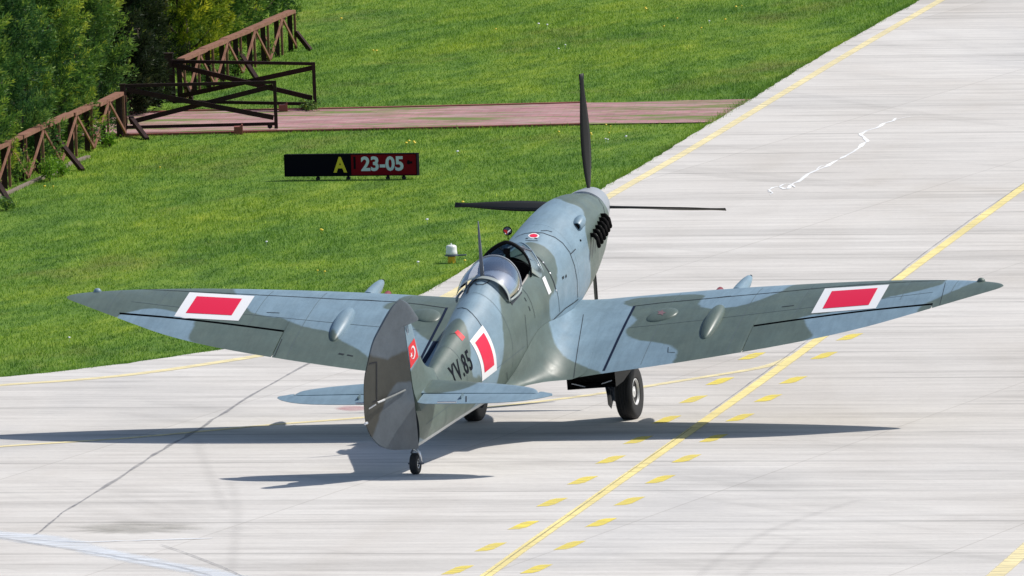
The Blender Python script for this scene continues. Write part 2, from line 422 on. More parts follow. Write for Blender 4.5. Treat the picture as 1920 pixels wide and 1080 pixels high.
# ---- painted markings
LZ = [0.004]
def px_line(name, pts, halfw, mat, z, it=2, jitter=0., half_list=None):
    w_ = [gp(*p) for p in pts]; w_ = chaikin(w_, it); w_ = densify(w_, .5)
    vs, fs = [], []
    for i, p in enumerate(w_):
        a = w_[max(i-1, 0)]; b = w_[min(i+1, len(w_)-1)]; d = Vector((b[0]-a[0], b[1]-a[1])).normalized()
        n = Vector((-d.y, d.x)); h = halfw if half_list is None else np.interp(i/(len(w_)-1), np.linspace(0, 1, len(half_list)), half_list)
        jl, jr = random.gauss(0, jitter), random.gauss(0, jitter)
        vs += [(p[0]+n.x*(h+jl), p[1]+n.y*(h+jl), z), (p[0], p[1], z), (p[0]-n.x*(h+jr), p[1]-n.y*(h+jr), z)]
    for i in range(len(w_)-1): fs += [(3*i+1, 3*i+4, 3*i+3, 3*i), (3*i+2, 3*i+5, 3*i+4, 3*i+1)]
    ee = np.tile([0., 1., 0.], len(w_)); ee[:3] = 0; ee[-3:] = 0
    o = mesh_obj(name, vs, fs, mat, None, False, {'edge': ee}); o['kind'] = 'structure'; return o
px_line('edge_line_marking', [(-200, 742), (-100, 734), (0, 722), (100, 716), (200, 708), (300, 696), (400, 681), (490, 667), (600, 645), (710, 612), (800, 575), (860, 545), (900, 520), (1000, 455), (1130, 374), (1280, 290), (1450, 186), (1600, 95), (1765, 0), (1850, -50)], .08, M['yellow_pale'], .004, half_list=[.12, .12, .12, .10, .085, .08, .08, .08, .08])
cl = [(2060, 248), (1990, 300), (1920, 350), (1800, 438), (1690, 519), (1530, 641), (1400, 735), (1300, 805), (1200, 876), (1100, 946), (1000, 1016), (912, 1080), (820, 1146), (700, 1232)]
px_line('centre_line_marking', cl, .078, M['yellow'], .0065)
px_line('centre_line_groove', [(1300, 801), (1200, 871), (1100, 944), (1000, 1015), (911, 1079), (820, 1145)], .011, M['crack'], .009, jitter=.004)
px_line('centre_line_groove', [(1700, 503), (1620, 562), (1530, 628), (1400, 724), (1330, 774)], .012, M['crack'], .009, jitter=.004)
px_line('centre_line_groove', [(1960, 317), (1850, 392), (1760, 455), (1690, 508)], .012, M['crack'], .009, jitter=.004)
px_line('side_line_marking', [(1700, 1226), (1800, 1136), (1870, 1077), (1930, 1024), (2000, 962)], .115, M['yellow_pale'], .004)
px_line('lead_in_line_marking', [(-160, 851), (0, 837), (200, 825), (350, 812), (500, 797), (640, 787), (760, 776), (900, 766), (1040, 750), (1150, 735), (1290, 712), (1400, 695), (1452, 684), (1490, 668)], .085, M['yellow_pale'], .0045)
DASHD = (Vector(gp(1490, 711))-Vector(gp(1068, 1023))).normalized()
def dash(x, y):
    # a short painted block beside the centre line
    a = gp(x, y); h = DASHD; r = Vector((h.y, -h.x))
    z = .004; hw, hl = .092, .45
    vs, ee, fs = [], [], []
    cs = [(-hw-.03, -hl), (hw-.03, -hl*.85), (hw+.03, hl), (-hw+.035, hl*.88)]
    for j in range(7):
        for i in range(5):
            u, v = i/4, j/6; q = [(cs[0][k]*(1-u)+cs[1][k]*u)*(1-v)+(cs[3][k]*(1-u)+cs[2][k]*u)*v for k in (0, 1)]
            p = Vector(a)+r*q[0]+h*q[1]; vs.append((p.x, p.y, z)); ee.append(0. if i in (0, 4) or j in (0, 6) else 1.)
    fs = [(j*5+i, j*5+i+1, (j+1)*5+i+1, (j+1)*5+i) for j in range(6) for i in range(4)]
    o = mesh_obj('dash_marking', vs, fs, M['yellow_dash'], None, False, {'edge': ee}); o['kind'] = 'structure'
for q in [(1593, 632), (1545, 667), (1487, 713), (1440, 747), (1388, 783), (1338, 822), (1287, 860), (1238, 899), (1180, 940), (1127, 980), (1068, 1023), (1006, 1067), (950, 1108),
          (1410, 668), (1350, 715), (1300, 749), (1250, 787), (1197, 825), (1145, 862), (1092, 901), (1035, 942), (982, 985), (920, 1026), (858, 1069), (800, 1112), (1466, 630), (1640, 597)]:
    dash(*q)
def px_blob(name, cx, cy, rx, ry, mat, z, rough=.12, n=40):
    vs = [(*gp(cx, cy), z)]; ee = [1.]
    rr = [1+rough*(random.random()-.5)*2 for k in range(n)]
    for q in (.5, .8, 1.0):
        for k in range(n):
            a = 2*pi*k/n; vs.append((*gp(cx+rx*cos(a)*rr[k]*q, cy+ry*sin(a)*rr[k]*q), z)); ee.append(1-q)
    fs = [(0, 1+(k+1) % n, 1+k) for k in range(n)]
    for g_ in (0, 1): fs += [(1+g_*n+k, 1+g_*n+(k+1) % n, 1+(g_+1)*n+(k+1) % n, 1+(g_+1)*n+k) for k in range(n)]
    o = mesh_obj(name, vs, fs, mat, None, False, {'edge': ee}); o['kind'] = 'structure'; return o
px_blob('red_disc_marking', 662, 766, 39, 6, M['pink'], .004, .04)
crk = [(1441, 361), (1447, 353), (1462, 349), (1476, 357), (1484, 345), (1497, 341), (1512, 329), (1530, 320), (1545, 314), (1560, 307), (1576, 297), (1590, 291), (1604, 282), (1612, 277), (1616, 269), (1628, 266), (1622, 259), (1612, 252), (1622, 247), (1640, 241), (1650, 238), (1656, 232), (1668, 229), (1682, 221)]
px_line('filled_crack', crk, .030, M['sealant'], .0045, 1, .012)
px_line('filled_crack', [(1530, 320), (1538, 312), (1546, 311)], .016, M['sealant'], .0078, 1, .008)
px_line('filled_crack', [(1676, 226), (1700, 220), (1730, 217)], .010, M['sealant'], .0078, 1, .006)
px_line('filled_crack', [(1447, 354), (1440, 358), (1450, 362), (1444, 366)], .012, M['sealant'], .0082, 1, .006)
px_line('filled_crack', [(1490, 352), (1484, 346), (1470, 345), (1461, 351)], .016, M['sealant'], .0075, 1, .006)
px_line('pavement_crack', [(64, 1005), (100, 975), (122, 958), (165, 934), (200, 911), (230, 893), (270, 866), (300, 846), (330, 829), (352, 818), (380, 801), (405, 783), (430, 770), (465, 745), (500, 725), (540, 703), (576, 684), (640, 650)], .027, M['crack'], .0048, 1, .014)
px_line('filled_crack', [(-80, 995), (0, 1003), (60, 1009), (130, 1022), (210, 1040), (300, 1058), (380, 1072), (440, 1086), (520, 1110)], .10, M['sealblue'], .0042, 2, .02, [.3, .3, .42, .26, .24, .26, .3, .3])
px_line('filled_crack', [(60, 1012), (160, 1018), (250, 1014), (330, 1012), (400, 1010)], .05, M['sealblue'], .0085, 2, .02)
px_line('pavement_crack', [(-60, 1002), (0, 1009), (45, 1017), (110, 1028), (170, 1036), (240, 1048), (330, 1062), (400, 1082)], .018, M['crack'], .011, 1, .004)
px_line('pavement_crack', [(300, 1022), (340, 1035), (380, 1050), (430, 1070), (470, 1090)], .018, M['crack'], .012, 1, .004)
px_blob('weathered_patch', 245, 990, 155, 14, M['stain'], .0036, .22)
px_blob('weathered_patch', 440, 992, 50, 8, M['tyremark'], .0033, .2)
for pts in ([(1280, 1110), (1330, 1060), (1400, 1015), (1490, 975), (1620, 935)], [(1370, 1100), (1420, 1055), (1500, 1010)],
            [(430, 1100), (440, 1020), (446, 950), (432, 900)], [(425, 960), (380, 860), (366, 820)]):
    px_line('tyre_mark', pts, .11, M['tyremark'], .0026+random.random()*.0005, 2, .008)

# ---- grass blades over the lawn (nobody could count them)
def inside(px, py, poly):
    q = np.asarray(poly); ins = np.zeros(len(px), bool)
    for i in range(len(q)):
        a, b = q[i], q[(i+1) % len(q)]
        if a[1] == b[1]: continue
        c = ((a[1] > py) != (b[1] > py)); ins ^= c & (px < (b[0]-a[0])*(py-a[1])/(b[1]-a[1]) + a[0])
    return ins
def make_grass():
    N = 900000
    # wedge of the lawn the camera sees plus a margin
    y = rng.uniform(6, 77, N)
    x = rng.uniform(-10.3, 7.8, N)
    keep = ~inside(x, y, edge_d + [(320, edge_far[1]), (320, -260), (-160, -260)]) & ~inside(x, y, path_poly)
    near_edge = ~inside(x-.05, y, path_poly)
    x, y = x[keep], y[keep]
    # tufts creeping over the edge of the concrete
    E_ = np.array(edge_d); seg = rng.integers(0, len(E_)-1, 90000); seg = seg[(E_[seg, 1] > 4) & (E_[seg, 1] < 76)]
    u = rng.random(len(seg)); q = E_[seg]*(1-u[:, None])+E_[seg+1]*u[:, None]; dd = E_[seg+1]-E_[seg]; dd /= np.linalg.norm(dd, axis=1)[:, None]
    sarc = seg+u; cl_ = .5+.5*np.sin(sarc*2.1)*np.sin(sarc*.83+1)+.35*np.sin(sarc*5.3+2)
    off = rng.normal(-.03, .055, len(seg)); ok = off < .02+.065*np.clip(cl_, 0, 1)
    q = q[ok]+np.stack([dd[ok, 1], -dd[ok, 0]], 1)*off[ok, None]
    ne = len(q); x = np.concatenate([x, q[:, 0]]); y = np.concatenate([y, q[:, 1]])
    n = len(x)
    patch = np.sin(x*1.1+y*.23)+np.sin(x*.37-y*.41+1.3)+np.sin(y*.9+x*.5)*.5
    h = rng.gamma(6, .0040, n)*(1+.16*patch); h = np.clip(h, .008, .07)+.008; h[-ne:] *= 1.25; h[-ne:] += .012
    wd = rng.uniform(.006, .014, n); a = rng.uniform(0, 2*pi, n)
    lean = rng.uniform(.0, .9, n)*h; la = rng.uniform(0, 2*pi, n)
    z0 = -.032
    V = np.zeros((n, 3, 3)); ca, sa = np.cos(a)*wd/2, np.sin(a)*wd/2
    V[:, 0] = np.stack([x-ca, y-sa, np.full(n, z0)], 1); V[:, 1] = np.stack([x+ca, y+sa, np.full(n, z0)], 1)
    V[:, 2] = np.stack([x+np.cos(la)*lean, y+np.sin(la)*lean, z0+h], 1)
    tint = np.clip(rng.normal(.45, .2, n), 0, .97); tint[rng.random(n) < .003] = 1.0
    me = bpy.data.meshes.new('grass'); me.vertices.add(3*n); me.vertices.foreach_set('co', V.ravel().astype(np.float32))
    me.loops.add(3*n); me.loops.foreach_set('vertex_index', np.arange(3*n, dtype=np.int32))
    me.polygons.add(n); me.polygons.foreach_set('loop_start', np.arange(0, 3*n, 3, dtype=np.int32))
    me.update(); me.validate()
    at = me.attributes.new('tint', 'FLOAT', 'POINT'); at.data.foreach_set('value', np.repeat(tint, 3).astype(np.float32))
    me.materials.append(M['blades'])
    o = bpy.data.objects.new('grass', me); COL.objects.link(o)
    tag(o, 'short mown green grass covering the lawn beside the taxiway', 'grass', kind='stuff')
make_grass()
def make_flowers(name, mat, spots, label):
    mb = MB()
    for (px, py) in spots:
        p = gp(px, py)
        for k in range(random.choice((1, 1, 2))):
            c = Vector((p[0]+random.gauss(0, .05)*k, p[1]+random.gauss(0, .3)*k, .045))
            r = random.uniform(.014, .024)
            mb.lathe(c, (random.gauss(0, .2), -.5, 1), [(0, .004), (.004, r), (.010, r*.7), (.014, .003)], 7)
            mb.tube([(c.x, c.y, -.03), c], .002, 4)
    o = mb.build(name, mat, None, True); tag(o, label, 'flowers', kind='stuff')
yel = [(1048, 253), (1108, 256), (1145, 243), (1142, 255), (762, 274), (778, 274), (868, 385), (602, 437), (609, 516), (872, 495), (604, 438), (1245, 55), (1315, 58), (1360, 42), (1270, 40), (100, 356), (300, 320), (560, 300), (1210, 20), (1380, 18), (930, 60), (700, 100), (640, 40)]
wht = [(1091, 267), (1140, 268), (1174, 262), (801, 418), (784, 498), (858, 290), (1060, 90), (300, 590), (130, 640), (500, 460), (1330, 45), (1010, 50)]
make_flowers('yellow_flowers', M['signyellow'], yel, 'small yellow dandelion flowers dotted through the lawn')
make_flowers('white_flowers', M['white_paint'], wht, 'tiny white daisies dotted through the lawn')

# ================================================================ LETTERING
def text_2d(body, offset=0., spacing=1.0):
    """glyph outlines as a flat mesh, returned with its extent mapped to the unit square"""
    cu = bpy.data.curves.new('lettering', 'FONT'); cu.body = body; cu.size = 1; cu.offset = offset; cu.space_character = spacing
    cu.resolution_u = 3
    o = bpy.data.objects.new('lettering', cu); COL.objects.link(o)
    dg = bpy.context.evaluated_depsgraph_get(); me = bpy.data.meshes.new_from_object(o.evaluated_get(dg))
    bm = bmesh.new(); bm.from_mesh(me); bmesh.ops.triangulate(bm, faces=bm.faces)
    bmesh.ops.remove_doubles(bm, verts=bm.verts, dist=1e-5)
    for _ in range(3):
        le_ = [e for e in bm.edges if e.calc_length() > .14]
        if not le_: break
        bmesh.ops.subdivide_edges(bm, edges=le_, cuts=1); bmesh.ops.triangulate(bm, faces=bm.faces)
    bm.verts.index_update(); v = np.array([tuple(q.co) for q in bm.verts])[:, :2]; f = [tuple(q.index for q in fc.verts) for fc in bm.faces]
    bm.free(); bpy.data.objects.remove(o); bpy.data.curves.remove(cu); bpy.data.meshes.remove(me)
    lo, hi = v.min(0), v.max(0); v = (v-lo)/(hi-lo)
    return v, f

# ================================================================ FENCES, GATES, SIGN, LAMP
def V3(p, z): return Vector((p[0], p[1], z))
def fence(foot_a, foot_b, h, pitch, struts, label, jit):
    a, b = Vector(gp(*foot_a)), Vector(gp(*foot_b)); d = (b-a); ln = d.length; d.normalize(); pitch = ln/max(1, round(ln/pitch)); nrm = Vector((d.y, -d.x))
    if nrm.x < 0: nrm = -nrm       # towards the lawn
    root = empty('wooden_fence', V3(a, 0)); tag(root, label, 'fence', 'rustic fences along the hedge')
    off = V3(a, 0); n = round(ln/pitch)
    def P(t, z, o=0.): q = d*t + nrm*o; return Vector((q.x, q.y, z))
    rl = MB()          # handrail of butted boards
    t = 0.; k = 0
    while t < ln-.05:
        t1 = min(t+pitch*1.55, ln); z = h+random.gauss(0, .008)
        rl.beam(P(t, z, -.01+random.gauss(0, .006)), P(t1-.02, z+random.gauss(0, .006), .01), .125, .05); t = t1; k += 1
    rl.build('handrail', M['wood'], root)
    for i in range(n+1):
        q = MB(); t = i*pitch
        q.beam(P(t, -.05, -.03), P(t, h-.027, -.03), .075, .075); q.build('post', M['darkwood'], root)
        q = MB(); q.beam(P(t+.01, .0, .045), P(t+.01, h-.03, .045), .035, .022, Vector((d.x, d.y, 0))); q.build('upright_batten', M['wood'], root)
    for i in range(n):
        for s_, oo in ((0, .068), (1, -.085)):
            z0, z1 = (.03, h-.04) if (i+s_) % 2 == 0 else (h-.04, .03)
            q = MB(); q.beam(P(i*pitch+.03, z0, oo), P((i+1)*pitch-.03, z1, oo), .022, .042)
            q.build('diagonal_lath', M['wood'], root)
    for (tx_, ty_, bx, by) in struts:
        bt = Vector(gp(bx, by)) - a.xy if False else Vector(gp(bx, by)) - Vector((a.x, a.y))
        fy = foot_a[1]+(foot_b[1]-foot_a[1])*(tx_-foot_a[0])/(foot_b[0]-foot_a[0])
        ft = Vector(gp(tx_, fy)) - Vector((a.x, a.y)); zt = (fy-ty_)/132.
        q = MB(); q.beam((ft.x+nrm.x*.06, ft.y+nrm.y*.06, zt), (bt.x, bt.y, -.02), .06, .06); q.build('support_strut', M['darkwood'], root)
    return root
fence((228, 253), (-150, 424), .60, 1.22, [(100, 260, 155, 317), (238, 220, 276, 259), (-15, 338, 24, 387)],
      'rustic brown wooden fence with crossed laths, nearer length left of the gates', 0)
fence((342, 186), (549, 92), .58, 1.22, [(341, 158, 359, 183), (447, 103, 484, 149), (549, 58, 582, 92)],
      'rustic brown wooden fence with crossed laths, farther length behind the gates', 0)
def gate(fa, fb, h, label, block=None):
    a, b = Vector(gp(*fa)), Vector(gp(*fb)); d = b-a; ln = d.length; d.normalize()
    root = empty('field_gate', V3(a, 0)); tag(root, label, 'gate', 'open gates at the brick path')
    def P(t, z, o=0.): return Vector((d.x*t+d.y*o, d.y*t-d.x*o, z))
    z0 = .07
    m = MB(); m.beam(P(0, h), P(ln, h), .045, .045); m.build('top_rail', M['darkwood'], root)
    m = MB(); m.beam(P(.02, z0), P(ln-.02, z0), .04, .045); m.build('bottom_rail', M['darkwood'], root)
    for t, zb in ((.0, z0-.03), (ln, .0)):
        m = MB(); m.beam(P(t, zb), P(t, h+.022), .05, .05); m.build('stile', M['darkwood'], root)
    m = MB(); m.beam(P(.04, h-.05, .03), P(ln-.03, z0+.09, .03), .025, .07); m.build('cross_brace', M['darkwood'], root)
    m = MB(); m.beam(P(.06, z0+.07, -.03), P(ln-.03, h-.06, -.03), .025, .07); m.build('cross_brace', M['darkwood'], root)
    m = MB(); m.lathe(P(ln-.09, .035, -.012), (d.y, -d.x, 0), [(0, .035), (.025, .035)], 14); m.build('caster_wheel', M['rubber'], root)
    return root
gate((236, 248), (518, 241), .665, 'dark wooden gate with crossed braces standing open across the near side of the brick path')
gate((327, 199), (591, 204), .655, 'dark wooden gate with crossed braces standing open on the far edge of the brick path')
for (px, py, wd, h, lb) in ((319, 188, .125, .68, 'thick dark square gate post beside the dark conifer'), (233, 251, .07, .70, 'slim dark gate post at the end of the nearer fence')):
    p = gp(px, py); root = empty('gate_post', V3(p, 0)); tag(root, lb, 'post')
    m = MB(); m.beam((0, 0, -.05), (0, 0, h), wd, wd, Vector((0, 1, 0))); m.build('post', M['darkwood'], root)
    m = MB(); m.box((0, 0, h+.009), (wd+.02, wd+.02, .016)); m.build('post_cap', M['darkwood'], root)
    for zz in (.2, h-.2):
        m = MB(); m.box((wd/2+.012, -wd/2+.01, zz), (.022, .03, .09)); m.build('hinge', M['wood'], root)
for i, (px, py) in enumerate(((447, 248), (531, 207))):
    p = gp(px, py); m = MB(); m.box((0, 0, .03), (.12, .2, .13)); m.box((.055, -.02, .05), (.02, .12, .15)); o = m.build('gate_stop', M['kerb']); o.location = V3(p, -.01)
    tag(o, ('small red block set in the grass below the near open gate', 'small red block set in the weeds below the far open gate')[i], 'gate stop')
# stone edging below the nearer fence
pts = [gp(*q) for q in ((165, 292), (138, 302), (110, 318), (70, 335), (45, 346), (20, 358), (-10, 370), (-60, 392))]
o = strip_along(pts, .07, .035, -.03).build('stone_edging', M['greykerb']); o['kind'] = 'structure'

# airfield sign
a, b = Vector(gp(537, 334)), Vector(gp(784, 331.5)); d = b-a; ln = d.length; ang = atan2(d.y, d.x); KPX = FPX/((V3(a, 0)-Vector(CP)).length)
sign = empty('airfield_sign', V3(a, 0), (0, 0, ang)); tag(sign, 'low airfield sign with yellow A on black and white 23-05 on red', 'sign')
def su(px): return (px-537)/247*ln
def sz(py, px=537): return (334-py - (px-537)/247*2.6)/KPX
um = su(661.5); zt, zb = sz(290), sz(330)
m = MB(); m.box((um/2-.002, 0, (zt+zb)/2), (um-.004, .09, zt-zb)); o = m.build('location_panel', M['signblack'], sign)
m = MB(); m.box(((um+ln)/2, 0, (zt+zb)/2), (ln-um, .09, zt-zb)); o2 = m.build('runway_panel', M['signred'], sign)
fr_ = MB()
for z_ in (zt, zb): fr_.box((ln/2, -.002, z_), (ln+.012, .104, .012))
for x_ in (-.002, ln+.002): fr_.box((x_, -.002, (zt+zb)/2), (.012, .104, zt-zb+.012))
fr_.build('frame', M['signblack'], sign)
for px in (596, 653, 727, 757):
    m = MB(); m.tube([(su(px), .01, -.05), (su(px), .01, zb)], .018, 8); m.lathe((su(px), .01, -.03), (0, 0, 1), [(0, .03), (.03, .03), (.04, .02)], 10); m.build('leg', M['black_paint'], sign)
def sign_text(body, x0, x1, y0, y1, mat, name, parent, off):
    v, f = text_2d(body, off); vs = [(su(x0+(x1-x0)*p[0]), -.049, sz(y1+(y0-y1)*p[1], 537)) for p in v]
    o = mesh_obj(name, vs, f, mat, parent, False)
    # real thickness: thin raised letters
    bm = bmesh.new(); bm.from_mesh(o.data); r = bmesh.ops.extrude_face_region(bm, geom=bm.faces[:]); bmesh.ops.translate(bm, verts=[q for q in r['geom'] if isinstance(q, bmesh.types.BMVert)], vec=(0, .003, 0)); bmesh.ops.recalc_face_normals(bm, faces=bm.faces); bm.to_mesh(o.data); bm.free()
sign_text('A', 628, 653.5, 294.5, 324, M['signyellow'], 'letter_a', o, .035)
sign_text('23-05', 680, 759.5, 294, 322, M['signwhite'], 'runway_numbers', o2, .032)
m = MB(); m.box((su(668), -.0475, sz(306)), (.03, .005, .17)); m.build('black_bar', M['signblack'], o2)
m = MB(); m.box((su(771), -.0475, sz(306.5)), (.075, .005, .03)); m.box((su(769), -.0478, sz(306)), (.03, .005, .055)); m.build('black_arrow', M['signblack'], o2)

# taxiway edge lamp
p = gp(847, 489); lamp = empty('edge_lamp', V3(p, 0)); tag(lamp, 'taxiway edge lamp with white domed lens on a yellow base in the grass', 'lamp')
k = 1/144.
m = MB(); m.lathe((0, 0, -.03), (0, 0, 1), [(0, .055), (.03, .052), (.085, .05), (.09, .042)], 20); o = auto_smooth(m.build('base', M['lampyellow'], lamp))
m = MB(); m.lathe((0, 0, .06), (0, 0, 1), [(0, .05), (.004, .088), (.02, .088), (.026, .06)], 24); m.beam((.07, 0, .067), (.19, -.02, .072), .03, .018); o = auto_smooth(m.build('collar', M['mast'], lamp))
m = MB(); m.lathe((0, 0, .087), (0, 0, 1), [(0, .074), (.01, .076), (.035, .073), (.04, .070), (.085, .071), (.105, .066), (.118, .045), (.122, .012)], 24); o = auto_smooth(m.build('lens', M['lens'], lamp), 50)
m = MB(); m.lathe((0, 0, .206), (0, 0, 1), [(0, .012), (.02, .009), (.024, .002)], 8); m.build('lens_knob', M['lens'], lamp)

# ================================================================ CONIFERS AND SHRUBS
def tris_mesh(name, V, tint, mat, parent):
    n = len(V); me = bpy.data.meshes.new(name); me.vertices.add(3*n); me.vertices.foreach_set('co', V.ravel().astype(np.float32))
    me.loops.add(3*n); me.loops.foreach_set('vertex_index', np.arange(3*n, dtype=np.int32))
    me.polygons.add(n); me.polygons.foreach_set('loop_start', np.arange(0, 3*n, 3, dtype=np.int32)); me.update(); me.validate()
    at = me.attributes.new('tint', 'FLOAT', 'POINT'); at.data.foreach_set('value', np.repeat(np.clip(tint, 0, 1), 3).astype(np.float32))
    me.materials.append(mat); o = bpy.data.objects.new(name, me); COL.objects.link(o); o.parent = parent; return o
def sprays(C, D, ln, wd, r):
    """one slim leaf triangle per point C pointing along D"""
    n = len(C); D = D/np.linalg.norm(D, axis=1)[:, None]
    q = r.normal(size=(n, 3)); Sd = np.cross(D, q); Sd /= np.linalg.norm(Sd, axis=1)[:, None]
    V = np.zeros((n, 3, 3)); V[:, 0] = C-Sd*wd[:, None]/2; V[:, 1] = C+Sd*wd[:, None]/2; V[:, 2] = C+D*ln[:, None]; return V
def conifer(px, py, H, R, mat, N, label, seed, tbase=.42, lean=(.55, -.1)):
    r = np.random.default_rng(seed); p = gp(px, py)
    root = empty('conifer_tree', V3(p, 0)); tag(root, label, 'tree', 'conifers of the hedge')
    m = MB(); hs = [-.1, .3, 1.2, H*.6, H*.93]; m.tube([(.03*sin(i*2.), .03*cos(i*3.), h) for i, h in enumerate(hs)], [.10, .085, .07, .04, .012], 9)
    for i in range(16):
        z = .25+i*H*.052; an = i*2.4; rr = R*.75*max(0., 1-z/H)**.5
        m.tube([(0, 0, z), (cos(an)*rr*.5, sin(an)*rr*.5, z+rr*.30), (cos(an)*rr, sin(an)*rr, z+rr*.85)], [.03, .018, .006], 5)
    m.build('trunk', M['bark'], root, True)
    K = int(N*1.8/80)
    z = np.where(r.random(K) < .8, r.random(K)*min(2.7, H*.7), r.random(K)*H*.96)+.04; an = r.uniform(0, 2*pi, K)
    prof = R*np.clip(1-(z/H)**1.6, .03, 1)*(.86+.14*np.clip(z/.5, 0, 1))
    lob = 1+.20*np.sin(an*4+z*3.2+seed)+.16*np.sin(an*7-z*5.+seed*2)
    rad = prof*lob*r.uniform(.66, 1.05, K)
    Cc = np.stack([np.cos(an)*rad, np.sin(an)*rad, z], 1)
    out = np.stack([np.cos(an), np.sin(an), np.zeros(K)], 1)
    # plume direction of every branchlet: up and outward, all swept a little the same way
    Dc = out*r.uniform(.35, .9, K)[:, None]+np.array([lean[0], lean[1], 1.0])+r.normal(0, .22, (K, 3))
    Dc /= np.linalg.norm(Dc, axis=1)[:, None]
    L_ = r.uniform(.22, .46, K); m_ = 80
    idx = np.repeat(np.arange(K), m_); u = r.random(len(idx))
    side = r.normal(0, 1, (len(idx), 3)); side -= Dc[idx]*(side*Dc[idx]).sum(1)[:, None]
    width = .06*(1-u*.75)
    C = Cc[idx]+Dc[idx]*(u*L_[idx])[:, None]+side*width[:, None]
    C[:, 2] = np.maximum(C[:, 2], .015)
    D = Dc[idx]*1.0+side*.55+r.normal(0, .25, (len(idx), 3))
    ln_ = r.uniform(.035, .085, len(idx)); wd_ = r.uniform(.016, .034, len(idx))
    tint = (tbase-.02+.14*np.sin(an*3+z*2.6+seed)+r.normal(0, .17, K))[idx]+(u-.5)*.38+r.normal(0, .10, len(idx))
    tris_mesh('crown', sprays(C, D, ln_, wd_, r), tint, M[mat], root)
NT_ = 17000
conifer(-105, 352, 4.4, .85, 'leaf_green', NT_, 'dense green conifer, nearest the photo\'s left edge', 1)
conifer(-22, 318, 4.3, .80, 'leaf_blue', NT_, 'blue-green conifer behind the near end of the fence rail', 2, .45)
conifer(55, 282, 4.5, .76, 'leaf_green', NT_, 'bright green feathery conifer behind the middle of the nearer fence', 3, .52)
conifer(128, 246, 4.4, .70, 'leaf_green', NT_, 'broad green conifer behind the gate end of the nearer fence', 4, .40)
conifer(45, 240, 5.0, .85, 'leaf_blue', NT_, 'blue-green conifer in the second row, left of the other two', 5, .42)
conifer(120, 205, 5.0, .80, 'leaf_green', NT_, 'green conifer in the second row between the fence conifers', 6, .45)
conifer(185, 178, 5.0, .62, 'leaf_blue', 13000, 'dark blue-green conifer in the second row beside the shaded dark one', 7, .32)
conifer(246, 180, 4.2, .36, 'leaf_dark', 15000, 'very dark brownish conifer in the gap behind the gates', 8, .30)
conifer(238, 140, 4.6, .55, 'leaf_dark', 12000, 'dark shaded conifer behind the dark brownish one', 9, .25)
conifer(262, 208, 1.0, .20, 'leaf_dark', 5000, 'added low dark foliage for the tree shade behind the near gate', 16, .15)  # added low foliage standing in for tree shade on the ground
conifer(238, 214, 1.3, .22, 'leaf_dark', 5000, 'added low dark foliage for the tree shade between the slim post and the path', 17, .2)  # second added clump, dark in place of the cast tree shade
conifer(345, 132, 4.2, .56, 'leaf_gold', 14000, 'golden yellow-green conifer behind the rail of the farther fence', 10, .45)
conifer(300, 100, 4.6, .60, 'leaf_gold', 12000, 'olive golden conifer in the second row behind the dark one', 11, .30)
conifer(405, 100, 4.2, .56, 'leaf_green', 13000, 'mid green conifer between the golden one and the last one', 12, .52)
conifer(385, 70, 4.6, .60, 'leaf_gold', 12000, 'yellowish conifer in the second row, right of the golden one', 13, .38)
conifer(470, 70, 4.1, .56, 'leaf_green', 12000, 'dark green last conifer at the right end of the hedge', 14, .38)
conifer(480, 40, 4.6, .60, 'leaf_green', 10000, 'green conifer behind the last one at the right end', 15, .35)
def shrub(px, py, wd, h, n, mat, label, seed, leaf=.035):
    r = np.random.default_rng(seed); p = gp(px, py); root = empty('leafy_shrub', V3(p, 0)); tag(root, label, 'shrub')
    K = 14; m = MB(); tips = []
    for i in range(K):
        a_ = r.uniform(0, 2*pi); rr = wd*r.uniform(.2, 1); hh = h*r.uniform(.5, 1)
        t_ = Vector((cos(a_)*rr, sin(a_)*rr*3, hh)); m.tube([(0, 0, -.03), t_*.5+Vector((0, 0, .05)), t_], [.006, .004, .002], 5); tips.append(t_)
    m.build('stems', M['bark'], root)
    T = np.array(tips); i = r.integers(0, K, n); u = r.uniform(.25, 1.05, n)[:, None]
    C = T[i]*u + r.normal(0, .035, (n, 3)); C[:, 2] = np.abs(C[:, 2])
    D = r.normal(0, .6, (n, 3))+np.array([.3, -.2, .3])
    tris_mesh('foliage', sprays(C, D, r.uniform(.6, 1.3, n)*leaf, r.uniform(.6, 1.2, n)*leaf*.8, r), r.normal(.5, .2, n), M[mat], root)
shrub(93, 335, .22, .30, 900, 'leaf_lime', 'bright lime-green leafy shrub under the fence strut', 21)
shrub(118, 326, .16, .22, 500, 'leaf_lime', 'small yellow-green shrub against the right of the lime one', 22)
shrub(70, 318, .14, .45, 700, 'leaf_green', 'darker climbing shrub threading the fence behind the lime one', 23)
shrub(30, 340, .2, .5, 900, 'leaf_green', 'dark green climber tangled in the fence laths at far left', 24)
shrub(205, 272, .12, .16, 400, 'leaf_lime', 'low pale weeds at the foot of the fence near the gate', 25)
shrub(232, 228, .10, .30, 420, 'leaf_blue', 'blue-green sprig growing past the slim gate post', 26)
shrub(12, 390, .12, .12, 400, 'leaf_green', 'dark tuft round the foot of the leftmost strut', 27)
shrub(575, 204, .22, .08, 500, 'leaf_green', 'low dark weeds under the far gate\'s free end', 28)
shrub(440, 140, .16, .30, 600, 'leaf_green', 'leafy green shrub threading the farther fence laths', 29)
shrub(390, 160, .14, .3, 600, 'leaf_blue', 'blue-green shrub behind the far gate\'s cross brace', 30)
shrub(500, 112, .14, .3, 600, 'leaf_green', 'green shrub at the last bays of the farther fence', 31)

